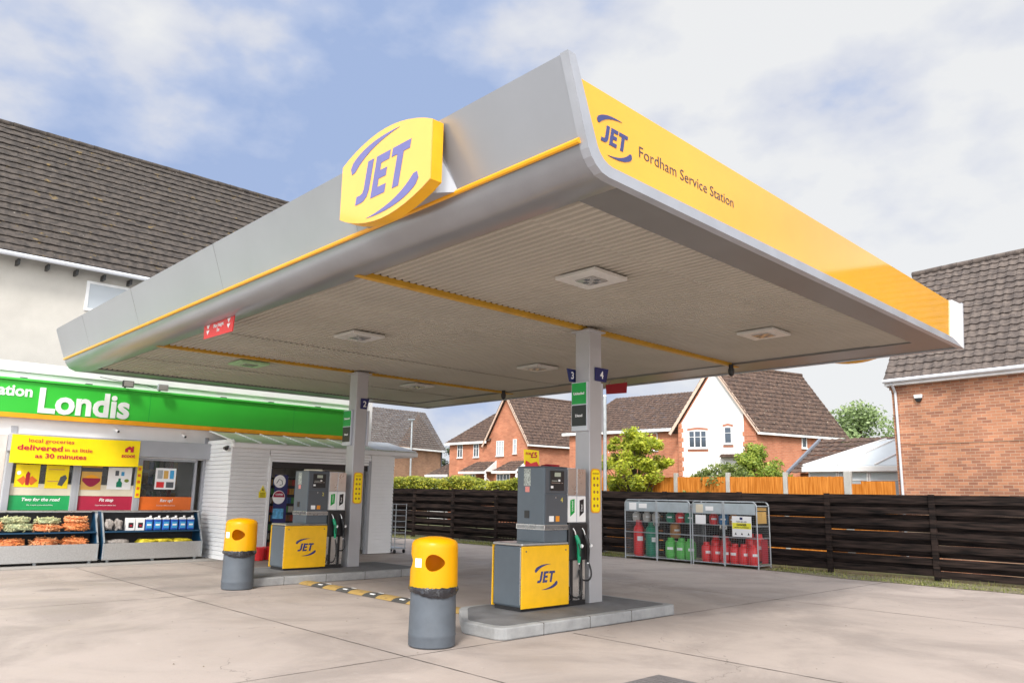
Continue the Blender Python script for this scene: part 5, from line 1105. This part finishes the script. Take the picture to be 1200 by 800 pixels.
def house(nm, label, P0, P1, P2, ze, zr, wmat, rmat, oh=.25, gable_mat=None, tile=.3, verge='tan'):
    """P0 the corner nearest us, P0-P1 the eaves side, P0-P2 the gable facade"""
    P0, P1, P2 = [Vector((p[0], p[1], 0)) for p in (P0, P1, P2)]; S = (P1 - P0); G = (P2 - P0); s_ = S.normalized(); g_ = G.normalized()
    t = thing(nm, label, 'house', P0 + (S + G) / 2)
    P3 = P1 + G; z = lambda p, h: Vector((p.x, p.y, h))
    m0 = (P0 + P2) / 2; m1 = (P1 + P3) / 2
    f = MB(); f.add([z(P0, 0), z(P1, 0), z(P3, 0), z(P2, 0), z(P0, ze), z(P1, ze), z(P3, ze), z(P2, ze), z(m0, zr), z(m1, zr)], [(0, 1, 5, 4), (3, 7, 6, 2), (0, 4, 8, 7, 3), (1, 2, 6, 9, 5)]); f.build('wall', wmat, t)
    up = (zr - ze) / (G.length / 2); e = .25
    A_ = z(P0 - s_ * e - g_ * oh, ze - up * oh + .06); B_ = z(P1 + s_ * e - g_ * oh, ze - up * oh + .06); C_ = z(m1 + s_ * e, zr + .06); D_ = z(m0 - s_ * e, zr + .06)
    tiled(A_, B_, C_, D_, .235, .24, .016, .030).build('roof', rmat, t)
    A2 = z(P3 + s_ * e + g_ * oh, ze - up * oh + .06); B2 = z(P2 - s_ * e + g_ * oh, ze - up * oh + .06); tiled(A2, B2, D_, C_, .235, .24, .016, .030).build('roof', rmat, t)
    f = MB(); f.tube([D_, C_], .09, 8); f.build('ridge_tile', rmat, t)
    f = MB(); f.beam(A_ + Vector((0, 0, -.07)), B_ + Vector((0, 0, -.07)), .04, .10); f.build('gutter_board', 'fascia_white', t)
    f = MB()
    for (a, b) in ((A_, D_), (B2, D_)): f.beam(a + Vector((0, 0, -.05)) + s_ * .05, b + Vector((0, 0, -.05)) + s_ * .05, .05, .13)
    f.build('bargeboard', verge, t)
    return t, P0, s_, g_
# orange gabled house with a lower wing
hA, A0, sA, gA = house('gabled_house', 'orange brick house with a steep gable and twin white porches, left of the near pump', (33.03, 33.38), (40.5, 32.9), (33.03, 37.0), 5.0, 7.72, 'brickA', 'tileA')
f = MB(); f.add([(33.08, 36.9, 0), (33.08, 40.75, 0), (37.5, 40.75, 0), (33.08, 36.9, 5), (33.08, 40.75, 5), (37.5, 40.75, 5)], [(1, 0, 3, 4), (2, 1, 4, 5)]); f.build('wing_wall', 'brickA', hA)
tiled((32.85, 41.0, 4.98), (32.85, 36.6, 4.98), (35.3, 36.6, 7.0), (35.3, 38.85, 7.0), .235, .24, .016, .03).build('wing_roof', 'tileA', hA)
tiled((37.8, 41.0, 4.98), (32.85, 41.0, 4.98), (35.3, 38.85, 7.0), (35.32, 38.85, 7.0), .235, .24, .016, .03).build('wing_roof', 'tileA', hA)
MB().beam((32.84, 41.0, 4.92), (32.84, 36.9, 4.92), .05, .14).build('gutter_board', 'fascia_white', hA)
XA = 33.02; dn = (0, -1, 0)
win(hA, (XA + .05, 39.92, 4.02), dn, .52, .86, 2); win(hA, (XA + .05, 38.32, 4.02), dn, .52, .86, 2); win(hA, (XA - .01, 35.98 + .12, 4.05), dn, .66, .92, 3, pale=True); win(hA, (XA - .01, 34.62, 4.16), dn, .32, .86, 1, pale=True)
for (ya, yb) in ((38.55, 36.0), (35.45, 33.3)):
    p = MB().slab([(32.95, ya, 3.15), (31.95, ya, 3.15), (32.95, ya, 3.82)], (0, -.02, 0)); 
    pr_ = tiled((32.1, ya, 3.12), (32.1, yb + .1, 3.12), (33.0, yb + .1, 3.72), (33.0, ya - .7, 3.72), .3, .3, .02, .03).build('porch_roof', 'tileA', hA)
    MB().slab([(32.0, yb + .08, 3.08), (33.0, yb + .08, 3.08), (33.0, yb + .08, 3.78)], (0, -.03, 0)).build('porch_cheek', 'fascia_white', pr_)
    MB().box(32.02, 32.10, yb, ya, 2.96, 3.09).build('porch_beam', 'fascia_white', pr_); MB().box(32.05, 32.15, yb, yb + .08, 1.9, 2.96).box(31.95, 32.9, yb, yb + .05, 2.0, 2.08).build('porch_post', 'fascia_white', pr_)
    f = MB(); f.beam((32.0, yb + .04, 2.8), (32.9, yb + .04, 2.2), .05); f.build('porch_brace', 'fascia_white', pr_)
    win(hA, (32.4, ya - .1, 2.0), dn, 1.15, .95, 4, pale=False)
# white gabled house with quoins
hB, B0, sB, gB = house('white_gabled_house', 'white rendered gable house with brick corners and a big brown tiled roof', (32.07, 17.99), (37.51, 16.65), (30.95, 21.35), 5.0, 7.76, 'brickA', 'tileA')
nB = gB.cross(EW) * 1.0
nB = -Vector((gB.y, -gB.x, 0)).normalized()
if nB.x > 0: nB = -nB
G_ = Vector((30.95, 21.35, 0)) - Vector((32.07, 17.99, 0)); gl_ = G_.length
def onB(t_, z_, o_=.03): return Vector((32.07, 17.99, 0)) + G_ * t_ + EW * z_ + nB * o_
rz_ = lambda t_: 5.0 + 2.76 * (1 - abs(t_ - .5) * 2) - .14
f = MB(); f.slab([onB(.15, 0, .005), onB(.955, 0, .005), onB(.955, rz_(.955), .005), onB(.5, rz_(.5), .005), onB(.15, rz_(.15), .005)], nB * .025); f.build('render_panel', 'render_white', hB)
f = MB(); z_ = .3; k_ = 0
while z_ < 5.0: 
    f.slab([onB(.945 if k_ % 2 else .925, z_, .028), onB(.99, z_, .028), onB(.99, z_ + .2, .028), onB(.945 if k_ % 2 else .925, z_ + .2, .028)], nB * .008); z_ += .22; k_ += 1
o_ = f.build('quoins', 'brickA', hB); f = MB(); z_ = .3; k_ = 0
while z_ < 4.6: f.slab([onB(.0, z_, .028), onB(.17 if k_ % 2 else .15, z_, .028), onB(.17 if k_ % 2 else .15, z_ + .2, .028), onB(.0, z_ + .2, .028)], nB * .008) ; z_ += .22; k_ += 1
f.build('quoins', 'brickA', hB)
xdB = -gB
def winB(t0, t1, z0, z1, n_):
    w_ = win(hB, onB(t1, z0, .032), xdB, (t1 - t0) * gl_, z1 - z0, n_)
    for (za, zb) in ((z1 + .0, z1 + .10), (z0 - .16, z0 - .055)):
        MB().slab([onB(t1 + .015, za, .031), onB((t0 + t1) / 2, za + (.05 if za > z0 else 0), .031), onB(t0 - .015, za, .031), onB(t0 - .015, zb, .031), onB((t0 + t1) / 2, zb + (.05 if za > z0 else 0), .031), onB(t1 + .015, zb, .031)], nB * .02).build('brick_head', pm('head_brick', (.40, .17, .11), .9, 0, .2, 20), w_)
winB(.62, .86, 3.98, 4.78, 3); winB(.30, .40, 4.16, 4.92, 1)
sd_ = Vector((37.51, 16.65, 0)) - Vector((32.07, 17.99, 0)); win(hB, Vector((32.07, 17.99, 4.08)) + sd_ * .515, sd_, .34, .82, 1)
f = MB(); f.slab([onB(.03, 3.55, .03), onB(.45, 3.55, .03), onB(.42, 3.68, .03), onB(.06, 3.68, .03)], nB * .4); f.build('bay_roof', 'tileA', hB)
# its lower wing, running left behind the column
wg = MB(); wg.add([(31.6, 21.2, 0), (31.1, 28.3, 0), (31.6, 21.2, 5), (31.1, 28.3, 5), (35.5, 28.9, 0), (35.5, 28.9, 5)], [(1, 0, 2, 3), (4, 1, 3, 5)]); wg.build('wing_wall', 'brickA', hB)
tiled((30.85, 28.6, 4.98), (31.35, 21.3, 4.98), (34.2, 21.6, 7.05), (33.9, 27.35, 7.05), .235, .24, .016, .03).build('wing_roof', 'tileA', hB)
tiled((36.5, 29.0, 4.98), (30.85, 28.6, 4.98), (33.9, 27.35, 7.05), (33.92, 27.35, 7.05), .235, .24, .016, .03).build('wing_roof', 'tileA', hB)
MB().beam((30.84, 28.6, 4.90), (31.34, 21.3, 4.90), .05, .14).build('gutter_board', 'fascia_white', hB)
win(hB, (31.28, 26.9, 3.95), (.06, -1, 0), 1.1, .85, 3, pale=True); win(hB, (31.45, 23.6, 3.95), (.06, -1, 0), .7, .85, 2)
# plain brick house at the right
hC = thing('brick_house', 'pink brick house with a big grey pantile roof at the right edge', 'house', (24.5, 2, 0))
c0 = Vector((22.10, 8.32, 0)); dC = Vector((-.135, -.99, 0)).normalized(); pC = Vector((.99, .05, 0)).normalized(); LC = 17
f = MB(); f.add([c0, c0 + dC * LC, c0 + dC * LC + EW * 4.95, c0 + EW * 4.95, c0 + pC * 6.2, c0 + pC * 6.2 + EW * 4.95, c0 + pC * 3.1 + EW * 8.35, c0 + pC * 6.2 + dC * LC, c0 + pC * 6.2 + dC * LC + EW * 4.95, c0 + pC * 3.1 + dC * LC + EW * 8.35],
             [(0, 1, 2, 3), (4, 0, 3, 6, 5), (1, 7, 8, 9, 2), (7, 4, 5, 8)]); f.build('wall', 'brickC', hC)
a = c0 - pC * .22 - dC * .12 + EW * 4.96; tiled(a, a + dC * (LC + .2), c0 + pC * 3.1 + dC * (LC + .1) + EW * 8.62, c0 + pC * 3.1 - dC * .12 + EW * 8.62, .275, .25, .022, .032, .006, 6).build('roof', 'tileC', hC)
f = MB(); f.slab([c0 + pC * 3.1 - dC * .12 + EW * 8.58, c0 + pC * 3.1 + dC * LC + EW * 8.58, c0 + pC * 6.4 + dC * LC + EW * 4.9, c0 + pC * 6.4 - dC * .12 + EW * 4.9], EW * .04); f.build('roof', 'tileC', hC)
f = MB()
for i in range(36): q = c0 + pC * 3.1 + dC * (-.12 + i * .45) + EW * 8.64; f.tube([q, q + dC * .44 + EW * rnd.uniform(-.006, .006)], .10, 8)
f.build('ridge_tile', 'tileC', hC, smooth=True, ang=60)
f = MB(); f.slab([a + EW * -.16 - pC * .0, a + dC * LC + EW * -.16, a + dC * LC + EW * -.02, a + EW * -.02], pC * .2); f.build('fascia_board', 'fascia_white', hC)
MB().tube([a - pC * .06 + EW * -.04, a - pC * .06 + dC * LC + EW * -.04], .055, 10).build('gutter', 'pipe', hC, smooth=True)
MB().tube([c0 + dC * .10 - pC * .26 + EW * 4.85, c0 + dC * .12 - pC * .06 + EW * 4.62, c0 + dC * .12 - pC * .06 + EW * .05], .035, 10).build('downpipe', 'pipe', hC, smooth=True)
f = MB(); 
for i in range(4): f.slab([c0 - dC * (.0 + .05 * i) + EW * (4.62 + i * .078) - pC * .0, c0 + EW * (4.62 + i * .078), c0 + EW * (4.695 + i * .078), c0 - dC * (.05 * i + .001) + EW * (4.695 + i * .078)], -pC * .03)
f.build('corbel', 'brickC', hC)
MB().slab([c0 + dC * .62 - pC * .003 + EW * 3.22, c0 + dC * LC - pC * .003 + EW * 3.22, c0 + dC * LC - pC * .003 + EW * 3.26, c0 + dC * .0 - pC * .003 + EW * 3.26], -pC * .012).build('movement_line', 'brickC', hC)
t = thing('alarm_box', 'white and black alarm box high on the right brick wall', 'alarm', c0 + dC * .72 + EW * 4.35)
q = c0 + dC * .72 + EW * 4.36 - pC * .004; f = MB(); f.slab([q - dC * .12 + EW * .16, q - dC * .10 + EW * .06, q + dC * .10 + EW * .06, q + dC * .12 + EW * .16], -pC * .07); f.build('cover', 'white', t, bevel=.012)
f = MB(); f.slab([q - dC * .10 + EW * .055, q - dC * .05 + EW * -.03, q + dC * .05 + EW * -.03, q + dC * .10 + EW * .055], -pC * .068); f.build('lower_cover', 'black', t, bevel=.01)
# brown house at the left beyond the shop
hD = thing('brown_house', 'brown brick house with a dark tiled roof behind the shop lobby', 'house', (35, 50, 0))
e0, e1 = Vector((27.5, 45.0, 0)), Vector((38.12, 47.89, 0)); ed = (e1 - e0).normalized(); ep = Vector((-.05, 1, 0)).normalized()
f = MB(); f.add([e0, e1, e1 + EW * 4.95, e0 + EW * 4.95, e1 + ep * 6, e1 + ep * 6 + EW * 4.95, e1 + ep * 3 + EW * 8], [(0, 1, 2, 3), (1, 4, 5, 6, 2)]); f.build('wall', 'brickD', hD)
tiled(e0 - ep * .3 + EW * 4.95, e1 - ep * .3 + ed * .2 + EW * 4.95, Vector((38.4, 50.6, 8.05)), Vector((28.5, 49.6, 8.0)), .33, .33, .025, .045).build('roof', 'tileD', hD)
MB().beam(e0 - ep * .34 + EW * 4.86, e1 - ep * .34 + EW * 4.86, .06, .12).build('gutter_board', 'fascia_white', hD); MB().tube([e1 - ed * .1 - ep * .06 + EW * 4.8, e1 - ed * .1 - ep * .06 + EW * .1], .05, 8).build('downpipe', 'dark_pump', hD)
win(hD, e0 + ed * 4.75 - ep * .01 + EW * 3.6, ed, .6, .8, 2)
gs = thing('small_garage', 'small garage with a dark tiled roof between the brown house and the orange house', 'garage', (34.5, 41.8, 0))
MB().box(33.15, 36, 40.95, 43.0, 0, 2.92).build('wall', 'fascia_white', gs); tiled((33.0, 43.2, 2.93), (33.0, 40.8, 2.93), (34.9, 40.8, 3.95), (34.9, 42.3, 3.95), .3, .3, .02, .03).build('roof', 'tileA', gs)
MB().beam((32.98, 43.2, 2.88), (32.98, 40.8, 2.88), .05, .15).build('gutter_board', 'fascia_white', gs)
gr = thing('brick_garage', 'low garage roof of brown tiles between the white house and the conservatory', 'garage', (29.5, 11, 0))
MB().box(27.8, 31.2, 8.0, 13.9, 0, 2.7).build('wall', 'brickA', gr); tiled((27.5, 14.15, 2.70), (27.5, 7.8, 2.70), (29.5, 7.8, 4.02), (29.5, 13.75, 4.02), .3, .3, .022, .035).build('roof', 'tileA', gr)
MB().slab([(27.45, 14.18, 2.62), (29.5, 13.85, 3.94), (29.5, 13.85, 4.06), (27.45, 14.18, 2.76)], (.02, .10, 0)).build('bargeboard', 'lead', gr)
cs = thing('conservatory', 'white conservatory with a pale ribbed roof beside the right brick house', 'conservatory', (25.8, 9, 0))
MB().box(24.62, 28, 5.8, 12.0, 0, 1.9).build('dwarf_wall', 'brickC', cs)
f = MB(); f.slab([(24.48, 12.12, 2.78), (24.48, 5.5, 2.78), (27.0, 5.5, 3.72), (27.0, 10.45, 3.72)], (0, 0, .03)); rf = f.build('roof', 'cons', cs)
f = MB(); f.slab([(24.48, 12.14, 2.78), (27.0, 10.47, 3.72), (28.5, 12.14, 2.78)], (0, 0, .03)); f.build('roof', 'cons', cs)
f = MB(); f.beam((24.46, 12.14, 2.83), (27.0, 10.45, 3.77), .07, .05)
for i in range(6): f.beam((24.46, 11.0 - i * 1.15, 2.83), (27.0, 10.1 - i * 1.0, 3.77), .055, .04)
f.build('glazing_bar', 'white', rf)
MB().box(24.42, 24.50, 5.5, 12.16, 2.62, 2.78).build('gutter', 'white', cs, bevel=.01); 
for i in range(7): win(cs, (24.60, 12.0 - i * .95, 1.9), dn, .93, .74, 1, pale=True)
# orange garden fence with concrete posts
of = thing('garden_fence', 'orange board garden fence with concrete posts behind the black fence', 'fence', (22, 13, 0))
py = [19.0, 17.06, 15.27, 13.34, 11.44, 9.60]
for k_, y_ in enumerate(py): MB().box(21.9, 22.02, y_ - (.06 if k_ < 5 else .10), y_ + (.06 if k_ < 5 else .10), 0, 2.53).build('post', 'post', of, bevel=.01)
for a_, b_ in zip(py[:-1], py[1:]):
    f = MB(); y_ = b_ + .07
    while y_ < a_ - .08: x_ = rnd.uniform(-.004, .004); f.box(21.95 + x_, 21.97 + x_, y_, min(y_ + .098, a_ - .065), 0, 2.40 + rnd.uniform(-.006, .006)); y_ += .10
    f.build('panel', 'orange_fence', of)
f = MB(); y_ = 8.35
while y_ < 9.45: f.box(21.95, 21.97, y_, y_ + .098, 0, 2.27 if y_ < 9.2 else 2.2); y_ += .10
f.build('panel', 'orange_fence', of)
# hedges, shrubs, trees
def hedge(label, x0, x1, y0, y1, z0, z1, n, seed, leaf='leaf_hedge'):
    rr = random.Random(seed); t = thing('hedge', label, 'hedge', ((x0 + x1) / 2, (y0 + y1) / 2, 0)); f = MB()
    for _ in range(n):
        y_ = rr.uniform(y0, y1); x_ = rr.uniform(x0, x1); zt = z1 + .07 * math.sin(y_ * 1.9) + .05 * math.sin(y_ * 5.1 + x_ * 3) - .25 * max(0, (abs((y_ - (y0 + y1) / 2) / ((y1 - y0) / 2)) - .85) / .15) ** 2
        z_ = z0 + (zt - z0) * rr.random() ** .35; p = Vector((x_, y_, z_)); a = Vector((rr.gauss(0, 1), rr.gauss(0, 1), rr.gauss(0, 1))).normalized(); b = a.orthogonal().normalized(); s_ = rr.uniform(.03, .065); f.add([p - a * s_, p - b * s_ * .55, p + a * s_, p + b * s_ * .55], [(0, 1, 2, 3)])
    f.build('leaves', leaf, t); f = MB()
    for i in range(10): y_ = y0 + (i + .5) * (y1 - y0) / 10; f.tube([((x0 + x1) / 2, y_, 0), ((x0 + x1) / 2 + .05, y_ + .05, z1 - .2)], .03, 6)
    f.build('stems', 'bark', t); return t
hedge('long golden green clipped hedge showing above the black fence', 19.75, 20.6, 22.6, 32.5, 1.2, 2.34, 26000, 41)
hedge('short golden green hedge behind the near pump', 19.75, 20.5, 20.5, 22.1, 1.2, 2.22, 6000, 42)
tree('garden_tree', 'small lime green tree behind the orange fence right of the near column', 'tree', (21.3, 16.45, 0), 4.15, 1.22, 64, 170, .066, 'leaf_yellow', 'garden trees and shrubs', seed=51, crown_low=.50, clump=.26)
tree('garden_shrub', 'low spreading green shrub spilling over the orange fence', 'shrub', (23.0, 14.1, 0), 2.95, 1.25, 50, 150, .056, 'leaf_green', 'garden trees and shrubs', seed=52, crown_low=.62, clump=.3, flat=.5)
tree('garden_shrub', 'upright bright green shrub in front of the white gable house', 'shrub', (24.2, 13.55, 0), 3.7, 1.0, 50, 150, .058, 'leaf_bright', 'garden trees and shrubs', seed=53, crown_low=.55, clump=.3)
tree('garden_shrub', 'small yellow flowering sprig above the orange fence by the conservatory', 'shrub', (22.6, 10.95, 0), 2.62, .25, 8, 50, .035, 'leaf_hedge', 'garden trees and shrubs', seed=54, crown_low=.85, clump=.5)
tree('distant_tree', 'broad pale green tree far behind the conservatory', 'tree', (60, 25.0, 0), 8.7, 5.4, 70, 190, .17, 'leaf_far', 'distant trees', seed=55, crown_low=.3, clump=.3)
tree('distant_tree', 'dark green tree between the brown house and the orange house', 'tree', (46, 56.5, 0), 6.2, 2.2, 30, 160, .13, 'leaf_dark', 'distant trees', seed=56, crown_low=.1, clump=.35)
tree('distant_tree', 'unseen green tree added beyond the forecourt to the right for the fascia reflection', 'tree', (30, -22, 0), 10.0, 4.2, 60, 160, .17, 'leaf_green', 'distant trees', seed=57, crown_low=.25, clump=.3)  # out of view, added to show in the yellow fascia's reflection
# street lamp and pole
t = thing('street_lamp', 'grey street lamp in front of the brown house', 'street lamp', (34, 46.2, 0)); MB().tube([(34, 46.2, 0), (34, 46.3, 6.85)], [.09, .055], 10).build('post', 'galv', t, smooth=True); MB().box(33.7, 34.15, 46.2, 46.4, 6.85, 6.95).box(33.95, 34.05, 46.0, 46.7, 6.88, 6.96).build('head', 'galv', t, bevel=.02)
t = thing('galvanised_pole', 'slim galvanised pole rising behind the black fence beside the near column', 'pole', (19.85, 16.5, 0)); MB().tube([(19.85, 16.52, 0), (19.85, 16.52, 4.95)], .06, 10).build('shaft', 'galv', t, smooth=True); MB().tube([(19.85, 16.52, 4.95), (19.85, 16.52, 5.0)], [.07, .02], 10).build('cap', 'white', t)
